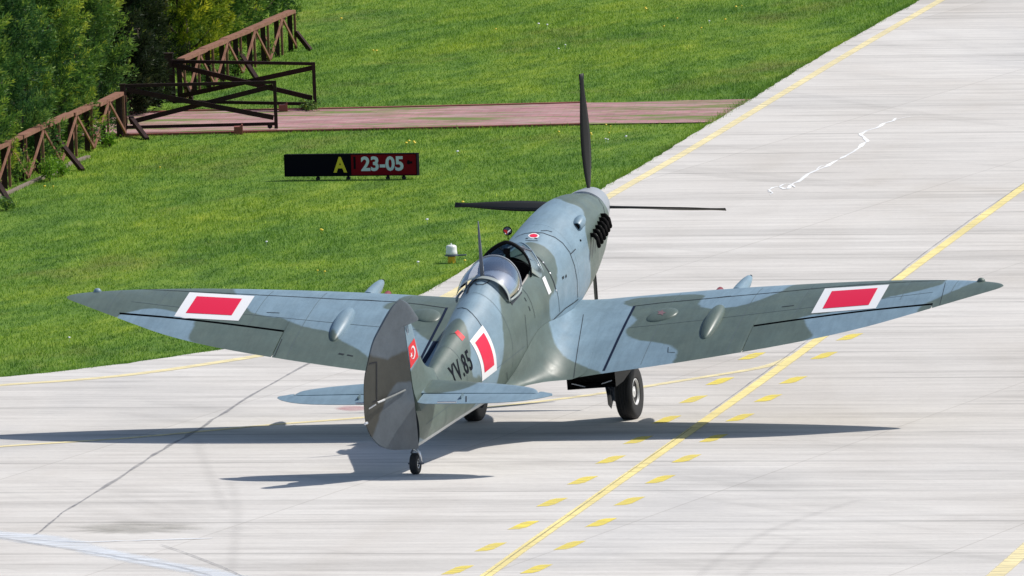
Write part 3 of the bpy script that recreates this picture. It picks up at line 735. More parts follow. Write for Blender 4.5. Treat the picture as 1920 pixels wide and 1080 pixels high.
# ================================================================ THE AIRCRAFT
plane = empty('fighter_plane', (0, 0, 0), (AL, 0, -PS))
tag(plane, 'grey and green camouflaged single-engine propeller fighter seen from behind on the taxiway', 'aircraft')
def zc(x, s): ax = abs(x); return -.675+max(ax-.6, 0)*tan(radians(6))+(3.3-s)*.017
# ---- fuselage loft: station s, top z, bottom z, half width, middle z
FUS = [(.66, .19, -.36, .27, -.06), (.74, .215, -.40, .30, -.06), (1.0, .30, -.50, .355, -.06), (1.3, .385, -.58, .39, -.06), (1.7, .46, -.65, .425, -.06), (2.2, .50, -.70, .44, -.06),
       (2.8, .515, -.73, .45, -.06), (3.5, .525, -.76, .455, -.06), (4.05, .535, -.77, .45, -.05), (4.6, .64, -.76, .445, -.04), (5.15, .675, -.72, .425, -.02), (5.6, .625, -.66, .39, 0.), (6.0, .58, -.60, .35, .01),
       (6.5, .525, -.525, .295, .02), (7.0, .465, -.45, .24, .03), (7.5, .415, -.38, .185, .04), (8.0, .37, -.31, .13, .05), (8.4, .335, -.25, .09, .05), (8.61, .31, -.215, .07, .05)]
def fus(s): return [interp(s, FUS, k) for k in (1, 2, 3, 4)]
def expo(s, up):      # how full the section is
    return float(np.interp(s, [.7, 3.0, 4.0, 4.6, 8.0], [2.0, 2.0, 1.85, 1.72, 1.8])) if up else float(np.interp(s, [.7, 1.2, 3.0, 5.0, 8.0], [2.0, 2.5, 2.6, 2.2, 2.2]))
def fpt(s, t, off=0.):
    zt, zb, w_, zm = fus(s); e_ = 2/expo(s, cos(t) > 0); x = (w_+off)*(abs(sin(t))**e_)*(1 if sin(t) >= 0 else -1); z = zm+((zt-zm) if cos(t) > 0 else (zm-zb))*((abs(cos(t))**e_)*(1 if cos(t) >= 0 else -1))+off*cos(t)
    return L(x, s, z)
def st_of(p):   # local point -> (s, arc)
    s = S0-p.y; z = p.z+Z0; zt, zb, w_, zm = fus(s); c = (z-zm)/((zt-zm) if z > zm else (zm-zb)); e_ = expo(s, z > zm)/2; return s, atan2(math.copysign(abs(p.x/w_)**e_, p.x), math.copysign(abs(c)**e_, c))*.45
SILL = .41
def ring_ts(s, nk=12, nr=26):
    zt, zb, w_, zm = fus(s); zs = min(SILL, zm+.78*(zt-zm)); tsl = math.acos(((zs-zm)/(zt-zm))**(expo(s, True)/2))
    return [tsl*k/nk for k in range(nk)]+[tsl+(pi-tsl)*k/nr for k in range(nr+1)], nk
def loft(s0, s1, n, cut=None):
    vs, arc, ss = [], [], []; rows = []
    for i in range(n+1):
        s = s0+(s1-s0)*i/n; ts, nk = ring_ts(s); full = ts + [2*pi-t for t in ts[-2:0:-1]]; rows.append(len(full))
        for t in full:
            vs.append(fpt(s, t)); ss.append(s); arc.append((t if t <= pi else t-2*pi)*.45)
    m = rows[0]; fs = []
    for i in range(n):
        sm = s0+(s1-s0)*(i+.5)/n
        for k in range(m):
            if cut and cut[0] < sm < cut[1] and (k < nk or k >= m-nk): continue
            a = i*m+k; b = i*m+(k+1) % m; fs.append((a, a+m, b+m, b))
    return vs, fs, np.array(ss), np.array(arc), m
CUT = (4.06, 5.12)
fv, ff, fss, farc, fm_ = loft(2.8, 8.61, 170, CUT)
cv, cf, css, carc, cm_ = loft(.70, 2.797, 60)
allb = BVHTree.FromPolygons([tuple(v) for v in fv]+[tuple(v) for v in cv], ff+[tuple(i+len(fv) for i in f) for f in cf])
full_v, full_f, _, _, _ = loft(.70, 8.61, 220)
FB = BVHTree.FromPolygons([tuple(v) for v in full_v], full_f)   # the uncut shape, for laying markings
def px_sa(pts, cen=None):
    """pixels seen on the fuselage -> (station, arc); 3-tuples are taken as they are"""
    good = []
    px = [p for p in pts if len(p) == 2]; cx_ = sum(p[0] for p in px)/len(px); cy_ = sum(p[1] for p in px)/len(px)
    for p in pts:
        if len(p) == 3: good.append((p[0], p[1])); continue
        for k in range(12):
            q, n = hit(FB, p[0]+(cx_-p[0])*k*.04, p[1]+(cy_-p[1])*k*.04)
            if q is not None: good.append(st_of(q)); break
    return good
G1 = px_sa([(868, 600), (874, 612), (880, 635), (882, 660), (884, 690), (885, 710), (6.55, .75, 0), (6.75, 1.2, 0), (8.75, 1.3, 0), (8.75, -.6, 0), (7.6, -.75, 0), (6.6, -.45, 0), (6.25, -.22, 0)])
G2 = px_sa([(985, 453), (1014, 459), (1039, 479), (1045, 501), (1043, 540), (1031, 559), (1030, 568), (1030, 604), (3.75, .85, 0), (3.5, 1.3, 0), (6.1, 1.35, 0), (932, 708), (943, 672), (944, 640), (940, 600), (936, 560), (934, 535), (4.95, .12, 0), (4.1, -.12, 0)])
G3 = px_sa([(1040, 370), (1051, 374), (1061, 380), (1077, 384), (1090, 390), (1095, 397), (1096, 413), (1097, 437), (1103, 463), (1106, 479), (1107, 507), (1106, 534), (1100, 556), (2.25, 1.2, 0), (.5, 1.35, 0), (.5, -.5, 0), (1.15, -.42, 0), (1.3, -.25, 0)])
G4 = [(4.2, -.55), (5.3, -.5), (5.9, -.9), (5.7, -1.35), (3.9, -1.35), (4.0, -.8)]
FPOLY = [smooth_closed(q, 2) for q in (G1, G2, G3, G4)]
camo_f = sdf(np.stack([fss, farc], 1), FPOLY); camo_c = sdf(np.stack([css, carc], 1), FPOLY)
fo = mesh_obj('fuselage', fv, ff, M['camo'], plane, True, {'camo': camo_f, 'under': np.where(fss > 4.9, np.abs(farc)-1.10, -1.)})
co_ = mesh_obj('engine_cowling', cv, cf, M['camo'], plane, True, {'camo': camo_c})
# tail end cap and cowl front ring
m = MB(); m.lathe(L(0, .745, -.05), (0, 1, 0), [(0, .26), (.02, .285), (.10, .28), (.24, .25), (.40, .215), (.55, .125), (.64, .055), (.67, .0)], 40)
auto_smooth(m.build('spinner', M['under'], plane))
vs = [fpt(8.61, 2*pi*k/40) for k in range(40)]; m = MB(); m.add(vs, [tuple(range(40))]); m.build('tail_bulkhead', M['line'], plane)
vs = [fpt(.70, 2*pi*k/40) for k in range(40)]; m = MB(); m.add(vs, [tuple(range(40))]); m.build('nose_bulkhead', M['dark'], plane)
# propeller at rest
prop = empty('propeller', L(0, .45, -.05)); prop.parent = plane
for k in range(4):
    vs, fs = [], []; n = 16
    for i in range(n+1):
        r_ = .22+(1.64-.22)*i/n; u = i/n; ch = .06+.13*sin(pi*min(u*1.15, 1)**.8)*(1-.3*u) if u < .96 else .07; ch = max(ch, .05)
        tw = radians(74-30*u); th = .035*(1-u)+.008
        for (c, h) in ((-.5, 0), (-.15, .5), (.25, .35), (.5, 0), (.25, -.2), (-.15, -.3)):
            cx_, cy_ = c*ch, h*th; q = Vector((cx_*cos(tw)-cy_*sin(tw), cx_*sin(tw)+cy_*cos(tw), r_))
            vs.append(Matrix.Rotation(pi/2*k+.03, 4, 'Y') @ q)
    for i in range(n):
        for j in range(6): fs.append((i*6+j, i*6+(j+1) % 6, (i+1)*6+(j+1) % 6, (i+1)*6+j))
    fs.append(tuple(range(n*6, n*6+6))); mesh_obj('propeller_blade', vs, fs, M['prop'], prop, True)

# ---- decals laid on the fuselage
def surf_decal(name, quad, mat, parent, nu=14, nv=14, off=.004, bvh=None, uv_mesh=None):
    """quad of pixels TL,TR,BR,BL laid on the surface under it"""
    bvh = bvh or FB; vs, fs = [], []
    if uv_mesh is None:
        UVs = [(i/nu, j/nv) for j in range(nv+1) for i in range(nu+1)]; F = [(j*(nu+1)+i, j*(nu+1)+i+1, (j+1)*(nu+1)+i+1, (j+1)*(nu+1)+i) for j in range(nv) for i in range(nu)]
    else: UVs = [(p[0], 1-p[1]) for p in uv_mesh[0]]; F = uv_mesh[1]
    ok = []
    for (u, v) in UVs:
        x = (quad[0][0]*(1-u)+quad[1][0]*u)*(1-v)+(quad[3][0]*(1-u)+quad[2][0]*u)*v
        y = (quad[0][1]*(1-u)+quad[1][1]*u)*(1-v)+(quad[3][1]*(1-u)+quad[2][1]*u)*v
        p, n = hit(bvh, x, y); ok.append(p is not None); vs.append(p+n*off if p is not None else Vector((0, 0, 0)))
    F = [f for f in F if all(ok[i] for i in f)]
    return mesh_obj(name, vs, F, mat, parent, True)
def sa_decal(name, s0, s1, a0, a1, mat, parent, off, n=16):
    vs = [fpt(s0+(s1-s0)*i/n, (a0+(a1-a0)*j/n)/.45, off) for j in range(n+1) for i in range(n+1)]
    fs = [(j*(n+1)+i, j*(n+1)+i+1, (j+1)*(n+1)+i+1, (j+1)*(n+1)+i) for j in range(n) for i in range(n)]
    return mesh_obj(name, vs, fs, mat, parent, True)
def sa(x, y): p, n = hit(FB, x, y); return st_of(p)
def ribbon(name, pts, wd, mat, parent, bvh, off=.003, step=4.):
    """thin gap or painted line following the surface under a pixel polyline"""
    q = densify(pts, step); P, Nn = [], []
    for (x, y) in q:
        p, n = hit(bvh, x, y)
        if p is not None: P.append(p); Nn.append(n)
    vs, fs = [], []
    for i in range(len(P)):
        d = (P[min(i+1, len(P)-1)]-P[max(i-1, 0)])
        if d.length < 1e-6: d = Vector((1, 0, 0))
        sd = d.normalized().cross(Nn[i]).normalized()*wd/2; vs += [P[i]+sd+Nn[i]*off, P[i]-sd+Nn[i]*off]
    for i in range(len(P)-1):
        if (P[i+1]-P[i]).length > .6: continue
        fs.append((2*i, 2*i+2, 2*i+3, 2*i+1))
    return mesh_obj(name, vs, fs, mat, parent, True)
A_, B_, C_ = sa(879, 638.5), sa(907, 611), sa(932, 693)
sa0, sa1 = A_[0], (B_[0]+C_[0])/2+.02; at_, ab_ = (A_[1]+B_[1])/2, C_[1]
print('DBG insignia', A_, B_, C_)
sa_decal('square_insignia_white', sa0, sa1, at_, ab_, M['white_paint'], fo, .004)
ds, da = (sa0-sa1)*.175, (ab_-at_)*.13
sa_decal('square_insignia_red', sa0-ds, sa1+ds, at_+da, ab_-da, M['red_paint'], fo, .007)
sa_decal('square_insignia_white', sa0, sa1, -at_, -ab_, M['white_paint'], fo, .004)
sa_decal('square_insignia_red', sa0-ds, sa1+ds, -at_-da, -ab_+da, M['red_paint'], fo, .007)
surf_decal('registration_letters', [(838.5, 690), (875.5, 654), (888, 690.5), (851, 725)], M['letters'], fo, off=.005, uv_mesh=text_2d('YV.85', .015, 1.12))
surf_decal('small_red_flag', [(852.5, 624), (858.5, 619), (872, 632.5), (866.5, 639.5)], M['flag_red'], fo, 4, 4)
surf_decal('white_label', [(1016, 522), (1021, 517.5), (1033.5, 547.5), (1028.5, 553)], M['white_paint'], fo, 3, 6)
def ellipse_uv(n=24, r0=0.): return ([(.5, .5)]+[(.5+.5*cos(2*pi*k/n), .5+.5*sin(2*pi*k/n)) for k in range(n)], [(0, 1+k, 1+(k+1) % n) for k in range(n)])
surf_decal('fuel_cap_white', [(990.5, 437.5), (1011, 437.5), (1011, 447.5), (990.5, 447.5)], M['white_paint'], fo, off=.004, uv_mesh=ellipse_uv())
surf_decal('fuel_cap_red', [(993, 439.5), (1008, 439.5), (1008, 445.8), (993, 445.8)], M['red_paint'], fo, off=.007, uv_mesh=ellipse_uv())
ribbon('fuel_cap_rim', [(993, 439), (998, 437.3), (1005, 437.3), (1012, 441)], .012, M['black_paint'], fo, FB, .008, 2)
for q in ([(986, 447), (990, 447.5)], [(1002, 447), (1007, 447.5)]): ribbon('catch_mark', q, .03, M['line'], fo, FB, .004, 1)
ribbon('stencil_lettering', [(985, 450.5), (990, 451), (996, 451.5), (1003, 451.8), (1008, 451.5)], .012, M['line'], fo, FB, .004, 1.5)
PL = [([(966, 446), (975, 441), (985, 438), (1000, 436), (1018, 437), (1040, 445), (1055, 456), (1068, 473), (1077, 498), (1082, 525), (1083, 558)], .014),
      ([(992, 473), (1000, 477), (1010, 484), (1021, 497), (1031, 513), (1038, 529), (1043, 546)], .026),
      ([(1044, 546), (1047, 560), (1049, 585)], .010),
      ([(1030, 607), (1045, 592), (1060, 578), (1075, 568), (1084, 561)], .013),
      ([(984, 590), (986, 612), (988, 632), (989, 655)], .008),
      ([(857, 579), (866, 577), (876, 580), (886, 589), (896, 601), (903, 612)], .010),
      ([(978, 540), (988, 552), (996, 568), (1001, 585), (1003, 596)], .008),
      ([(950, 698), (951, 712)], .008), ([(1070, 476), (1079, 467)], .012), ([(1014, 433), (1026, 432.5), (1035, 435)], .012),
      ([(843, 627), (855, 625), (866, 638)], .008), ([(1060, 520), (1062, 516)], .03), ([(1054, 522), (1057, 519)], .03),
      ([(983, 558), (987, 565)], .02), ([(991, 574), (994, 583)], .02)]
for pts, wd in PL: ribbon('panel_line', pts, wd, M['line'], fo, FB, .0035, 3)
ribbon('canopy_rail_gap', [(905, 518), (915, 517), (925, 520), (934, 528), (941, 540), (948, 552), (955, 563), (961, 571)], .035, M['black_paint'], fo, FB, .006, 2)
ribbon('canopy_rail_gap', [(903, 519), (893, 524), (885, 532), (878, 543), (876, 551)], .035, M['black_paint'], fo, FB, .006, 2)
ribbon('canopy_rail_gap', [(961, 568), (969, 559), (978, 548)], .018, M['black_paint'], fo, FB, .006, 2)
for (x, y) in ((1018, 493), (1031, 513), (1042, 545), (1088, 451)):
    p, n = hit(FB, x, y); m = MB(); m.lathe(p-n*.004, n, [(0, .013), (.014, .013), (.018, .006)], 10); m.build('fastener', M['alu'] if x < 1080 else M['dark'], fo)
ribbon('cowl_ring', [(1036, 366), (1048, 363), (1060, 361), (1085, 360.5), (1100, 362), (1110, 366), (1122, 374), (1131, 388), (1135, 405)], .012, M['line'], co_, FB, .004, 2)
p, n = hit(FB, 1132, 447); m = MB(); m.lathe(p-n*.01, n, [(0, .02), (.015, .018)], 10); m.build('drain_hole', M['dark'], co_)
# exhaust stubs, both sides
for sd in (1, -1):
    for i in range(6):
        s = 1.30+i*.145; w0 = fus(s)[2]-.025; m = MB()
        a_ = L(sd*(w0-.05), s-.05, .10); b_ = L(sd*(w0+.045), s-.02, .105); c_ = L(sd*(w0+.10), s+.045, .085); e_ = L(sd*(w0+.135), s+.135, .05)
        m.tube([a_, b_, c_, e_], [.017, .021, .024, .025], 8)
        for v in m.v: v.z = (v.z-(.085-Z0))*1.45+(.085-Z0)
        m.build('exhaust_stub', M['exhaust'], co_, True)
# bulged scoop on the cowl
p, n = hit(FB, 1085, 418); ax = Vector((0, -1, -.06)).normalized(); m = MB()
m.lathe(p+n*.012-ax*.17, ax, [(0, .002), (.03, .035), (.09, .062), (.17, .072), (.26, .066), (.31, .052), (.308, .040), (.25, .036)], 18); o = auto_smooth(m.build('cowl_scoop', M['camo'], co_, True, {'camo': np.full(len(m.v), -.2)}), 60)
m = MB(); m.lathe(p+n*.012+ax*.125, ax, [(0, .038), (.002, .038)], 14); m.build('scoop_opening', M['dark'], co_)

# ---- cockpit
def hump(s):   # top z of windscreen / hood line
    return np.interp(s, [3.52, 3.7, 3.9, 4.12, 4.35, 4.66, 5.0, 5.22, 5.4], [.53, .60, .675, .735, .75, .755, .735, .70, .66])
def arch(s, off=0., n=24, zlow=None, ztop=None):
    zt, zb, w_, zm = fus(s); zt = hump(s) if ztop is None else ztop; zl = SILL if zlow is None else zlow
    wl = w_*sqrt(max(0, 1-((min(zl, zt-.01)-zm)/(max(fus(s)[0], SILL+.08)-zm))**2)) if zl > zm else w_
    # ellipse through (wl, zl) with crown at zt
    pts = []
    for k in range(n+1):
        a_ = pi*k/n; pts.append(L((wl+off)*cos(a_)*(1-.0*sin(a_)), s, zl+(zt-zl+off)*sin(a_)**.85))
    return pts
def sill_w(s): zt, zb, w_, zm = fus(s); n_ = expo(s, True); return w_*(1-((SILL-zm)/(zt-zm))**n_)**(1/n_)
cp = empty('cockpit', L(0, 4.5, 0)); cp.parent = plane
def inb(mb, name, mat, smooth=False):
    o = mb.build(name, mat, cp, smooth)
    for v in o.data.vertices: v.co -= Vector(L(0, 4.5, 0))
    return o
m = MB(); vs = []; N_ = 12
for s in np.linspace(4.05, 5.13, N_):
    wd = sill_w(s)-.012
    for (x, z) in ((wd, SILL-.01), (wd+.02, .1), (wd-.02, -.35), (-wd+.02, -.35), (-wd-.02, .1), (-wd, SILL-.01)): vs.append(L(x, s, z))
m.add(vs, [(i*6+j, i*6+j+1, i*6+j+7, i*6+j+6) for i in range(N_-1) for j in range(5)]+[(0, 1, 2, 3, 4, 5), tuple(range(N_*6-6, N_*6))]); inb(m, 'cockpit_tub', M['dark'])
m = MB()
for s_ in (3.92, 4.09):
    m.add([L(x, s_, z) for x, z in ((-.28, -.1), (.28, -.1), (.285, SILL-.03), (.18, .47), (0, .51), (-.18, .47), (-.285, SILL-.03))], [(0, 1, 2, 3, 4, 5, 6)])
m.add([L(x, s, z) for s in (3.92, 4.09) for x, z in ((.285, SILL-.03), (.18, .47), (0, .51), (-.18, .47), (-.285, SILL-.03))], [(i, i+1, i+6, i+5) for i in range(4)]); inb(m, 'instrument_panel', M['dark'])
m = MB(); m.box(L(0, 4.72, .28), (.38, .05, .60)); m.box(L(0, 4.68, .63), (.22, .07, .13)); m.box(L(0, 4.5, .02), (.38, .42, .06)); o = inb(m, 'seat', M['dark'])
m = MB(); m.tube([L(0, 4.1, .52), L(0, 4.12, .62)], .03, 10); m.box(L(0, 4.13, .63), (.07, .05, .05)); inb(m, 'gunsight', M['dark'])
# deck under the open hood
m = MB(); vs = []
for s in np.linspace(4.80, 5.14, 6):
    for k in range(13):
        a_ = pi*k/12; vs.append(L((sill_w(s)-.03)*cos(a_), s, SILL+.02+(.19+.03*(s-4.8))*sin(a_)))
m.add(vs, [(i*13+j, i*13+j+1, (i+1)*13+j+1, (i+1)*13+j) for i in range(5) for j in range(12)]+[tuple(range(13))]); inb(m, 'rear_deck', M['interior'], True)
# windscreen
ws = empty('windscreen', L(0, 4.12, 0)); ws.parent = plane
def inw(mb, name, mat, par, org, smooth=True):
    o = mb.build(name, mat, par, smooth)
    for v in o.data.vertices: v.co -= Vector(org)
    return o
WO = L(0, 4.12, 0)
def wl_(s): return min(sill_w(s), .36)
def scr(u, v):    # u 0 front .. 1 rear arch ; v 0 starboard sill .. 1 port sill
    a_ = pi*v; sF, sR = 3.50, 4.12
    low = SILL; top = .735
    R_ = Vector((.315*math.copysign(abs(cos(a_))**1.45, cos(a_)), 0, low-.03+(top-low+.03)*max(sin(a_), 0)**.8))
    sB = sR+.20*(1-sin(a_))
    zt, zb, w_, zm = fus(sF+.12); ang_ = (pi/2-a_)*.80; sf = sF+.42*abs(cos(a_))**1.3
    zt2, zb2, w2, zm2 = fus(sf)
    Fp = Vector((w2*sin(ang_)*.93, 0, zm2+(zt2-zm2)*cos(ang_)-.005))
    x = Fp.x*(1-u)+R_.x*u; z = Fp.z*(1-u)+R_.z*u; s = sf*(1-u)+sB*u
    return L(x, s, z)
def patch(u0, u1, v0, v1, nu, nv): 
    vs = [scr(u0+(u1-u0)*i/nu, v0+(v1-v0)*j/nv) for i in range(nu+1) for j in range(nv+1)]
    return vs, [(i*(nv+1)+j, i*(nv+1)+j+1, (i+1)*(nv+1)+j+1, (i+1)*(nv+1)+j) for i in range(nu) for j in range(nv)]
for nm, v0, v1, mt in (('side_pane', .03, .33, 'sideglass'), ('front_pane', .35, .65, 'screen'), ('side_pane', .67, .97, 'sideglass')):
    m = MB(); m.add(*patch(.06, .97, v0, v1, 6, 8)); inw(m, nm, M[mt], ws, WO)
m = MB(); m.tube([scr(1, v) for v in np.linspace(-.02, 1.02, 30)], [.011+.011*max(0, sin(pi*v))**1.5 for v in np.linspace(0, 1, 30)], 8); o = inw(m, 'rear_arch', M['dark'], ws, WO)
m = MB(); m.tube([scr(.93, v) for v in np.linspace(.25, .75, 16)], .022, 8); inw(m, 'arch_padding', M['dark'], ws, WO)
for v in (.34, .66):
    m = MB(); m.tube([scr(u, v) for u in (0, .5, 1)], .014, 6); inw(m, 'pillar', M['mast'], ws, WO)
m = MB(); m.tube([scr(0.03, v) for v in np.linspace(0, 1, 30)], .012, 6); o = inw(m, 'base_frame', M['camo'], ws, WO)
at = o.data.attributes.new('camo', 'FLOAT', 'POINT'); at.data.foreach_set('value', [-.2]*len(o.data.vertices))
# mirror
mr = empty('rear_mirror', L(0, 4.02, .735)); mr.parent = plane
m = MB(); m.tube([Vector((0, 0, 0)), Vector((0, 0, .05))], .006, 6); m.build('stem', M['dark'], mr)
m = MB(); m.lathe((0, .03, .10), (0, -1, 0), [(-.02, .02), (0, .045), (.025, .056), (.03, .052)], 20); auto_smooth(m.build('mirror_shell', M['dark'], mr))
mm = new_mat('mirror_glass', (.75, .8, .85), .03, 1.0); m = MB(); m.lathe((0, -.0005, .10), (0, -1, 0), [(0, .046), (.003, .046)], 20); m.build('mirror_glass', mm, mr)
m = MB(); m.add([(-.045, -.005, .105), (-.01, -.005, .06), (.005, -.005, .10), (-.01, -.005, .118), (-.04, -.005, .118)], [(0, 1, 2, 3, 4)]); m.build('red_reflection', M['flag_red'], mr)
# sliding hood, slid back
hd = empty('sliding_hood', L(0, 5.0, 0)); hd.parent = plane; HO = L(0, 5.0, 0)
def hood(u, v, off=0.):   # u 0 front 1 rear, v 0 starboard sill 1 port sill
    a_ = pi*v; sn = max(sin(a_), 0.); s = 4.68+.60*u+.12*(1-sn)*(1-u)+.03*(1-sn)*u
    bul = .012+.028*sin(pi*min(max(u, 0), 1)); wd = sill_w(min(s, 5.3))+bul+.004+off; top = hump(s)+bul*.6-.0+off
    zl = SILL+.005
    return L(wd*cos(a_)*(1-.0), s, zl+(top-zl)*sn**.9)
def hp(u0, u1, v0, v1, nu, nv, off=0.):
    vs = [hood(u0+(u1-u0)*i/nu, v0+(v1-v0)*j/nv, off) for i in range(nu+1) for j in range(nv+1)]
    return vs, [(i*(nv+1)+j, i*(nv+1)+j+1, (i+1)*(nv+1)+j+1, (i+1)*(nv+1)+j) for i in range(nu) for j in range(nv)]
m = MB(); m.add(*hp(.05, .965, .03, .97, 12, 36)); inw(m, 'hood_glass', M['glass'], hd, HO)
m = MB(); m.tube([hood(.03, v) for v in np.linspace(0, 1, 36)], .012, 8); inw(m, 'front_frame', M['under'], hd, HO)
hf = new_mat('hood_frame_paint', (.33, .37, .36), .4)
m = MB(); m.add(*hp(.965, 1.05, 0, 1, 3, 40, .005)); inw(m, 'rear_frame', hf, hd, HO)
for v in (.0, 1.0):
    m = MB(); m.tube([hood(u, v) for u in np.linspace(.03, 1.0, 8)], .014, 8); inw(m, 'sill_frame', hf, hd, HO)
# sill strip of the open cockpit door
for sd in (1, -1):
    m = MB(); m.tube([L(sd*(sill_w(s)), s, SILL) for s in np.linspace(4.36, 4.95, 8)], .012, 6); m.build('cockpit_sill', new_mat('sill_metal', (.45, .42, .38), .4, .3), plane, True)
# antenna
an = empty('antenna_mast', L(0, 5.235, .66)); an.parent = plane
m = MB(); m.tube([Vector((0, 0, 0)), Vector((0, .02, .3)), Vector((0, .04, .55)), Vector((0, .05, .68))], [.026, .020, .013, .006], 10); m.build('mast', M['mast'], an, True)
ribbon('antenna_base_plate', [(891, 531), (895, 534), (905, 534), (914, 530), (918, 526)], .012, M['line'], fo, FB, .005, 2)

# ---- wings
LE = [(0, 2.27), (.6, 2.275), (1.2, 2.30), (2.0, 2.355), (2.8, 2.44), (3.6, 2.555), (4.2, 2.67), (4.7, 2.80), (5.1, 2.935), (5.35, 3.045), (5.5, 3.13), (5.58, 3.20), (5.615, 3.27)]
TE = [(0, 4.87), (.8, 4.86), (1.2, 4.81), (2.0, 4.735), (2.87, 4.60), (3.6, 4.43), (4.2, 4.195), (4.7, 3.90), (5.0, 3.71), (5.3, 3.52), (5.5, 3.395), (5.58, 3.335), (5.615, 3.275)]
TCK = [(0, .132), (1.0, .130), (2.5, .115), (4, .095), (5.2, .08), (5.6, .08)]
def sec(x, f, upper):
    ax = abs(x); le, te, tc = interp(ax, LE, 1), interp(ax, TE, 1), interp(ax, TCK, 1); c = te-le; f = min(max(f, 0), 1)
    yt = 5*tc*c*(.2969*sqrt(f)-.126*f-.3516*f*f+.2843*f**3-.1036*f**4)
    mcam, pc = .02, .4; yc = mcam/pc**2*(2*pc*f-f*f) if f < pc else mcam/(1-pc)**2*((1-2*pc)+2*pc*f-f*f)
    s = le+f*c; return s, zc(x, s)+yc*c+(yt if upper else -yt)
AX0, AX1 = 2.80, 4.87
def hinge(ax): return 4.0+(3.69-4.0)*(ax-AX0)/(AX1-AX0)
def fh(ax, d=0.): le, te = interp(ax, LE, 1), interp(ax, TE, 1); return (hinge(ax)+d-le)/(te-le)
def xs_list():
    a_ = [.30, .5, .7, .9, 1.1, 1.3, 1.5]+list(np.arange(1.6, 2.79, .08))+[2.795]+list(np.linspace(2.805, 4.865, 34))+[4.875]+[4.92, 5.0, 5.08, 5.16, 5.24, 5.32, 5.39, 5.45, 5.50, 5.54, 5.57, 5.59, 5.605, 5.612]
    return a_
def wing_grid(xs, side, f0f, f1f, nu=36, cosx=True):
    vs, fs, pl = [], [], []
    for x in xs:
        f0, f1 = f0f(x), f1f(x)
        if cosx: fr = [f0+(f1-f0)*(1-cos(pi*k/nu))/2 if f0 == 0 else f0+(f1-f0)*k/nu for k in range(nu+1)]
        for k in range(nu, -1, -1): s, z = sec(x, fr[k], True); vs.append(L(side*x, s, z)); pl.append((side*x, s))
        for k in range(1 if f0 == 0 else 0, nu+1): s, z = sec(x, fr[k], False); vs.append(L(side*x, s, z)); pl.append((side*x, s))
    m_ = len(vs)//len(xs)
    for i in range(len(xs)-1):
        for k in range(m_):
            a_ = i*m_+k; b_ = i*m_+(k+1) % m_; f_ = (a_, b_, b_+m_, a_+m_); fs.append(f_ if side > 0 else f_[::-1])
    fs.append(tuple(range(m_)) if side < 0 else tuple(range(m_-1, -1, -1))); e = (len(xs)-1)*m_; fs.append(tuple(range(e, e+m_)))
    return vs, fs, np.array(pl)
WP = {1: [[(1163, 570), (1184, 559), (1240, 556), (1299, 551), (1325, 554), (1311, 565), (1310, 576), (1345, 580), (1400, 572), (1446, 554), (1470, 545), (1479, 537), (1520, 531), (1640, 524), (1774, 520), (1774, 527), (1766, 534), (1725, 545), (1671, 556), (1600, 575), (1546, 589), (1519, 590), (1497, 600), (1495, 609), (1508, 614), (1516, 626), (1533, 634), (1400, 664), (1265, 686), (1261, 679), (1270, 666), (1268, 654), (1252, 645), (1207, 639), (1178, 633), (1172, 624), (1178, 612), (1193, 604), (1194, 596), (1181, 592), (1190, 575)],
          [(1870, 519), (1858, 521), (1847, 525), (1806, 538), (1779, 549), (1752, 561), (1722, 580), (1718, 589), (1760, 582), (1895, 545), (1890, 520)],
          [(1052, 668), (1077, 679), (1098, 690), (1118, 694), (1132, 701), (1120, 712), (1050, 724)]],
      -1: [[(120, 545), (200, 533), (330, 536), (439, 541), (440, 552), (463, 580), (479, 589), (509, 595), (531, 596), (552, 607), (580, 615), (602, 618), (626, 624), (632, 635), (663, 650), (685, 664), (705, 680), (700, 700), (560, 680), (410, 655), (350, 640), (357, 629), (365, 620), (367, 607), (356, 598), (331, 585), (307, 580), (276, 578), (248, 584), (224, 592), (205, 602), (120, 580)],
           [(755, 554), (870, 556), (875, 640), (825, 646), (812, 644), (794, 632), (775, 616), (762, 600), (735, 578), (716, 582), (724, 568), (745, 566)]]}
wings = {}
def hit_wing_plane(x, y, side):
    o, d = ray(x, y)      # fallback for points just off the silhouette: the chord plane
    t6 = tan(radians(6)); n = Vector((-side*t6, -.017, 1))  # z = -.675+(|x|-.6)t6+(3.3-s)*.017, s=S0-y
    c0 = -.675-.6*t6+(3.3-S0)*.017-Z0
    t = (c0-n.dot(o))/n.dot(d); return o+d*t
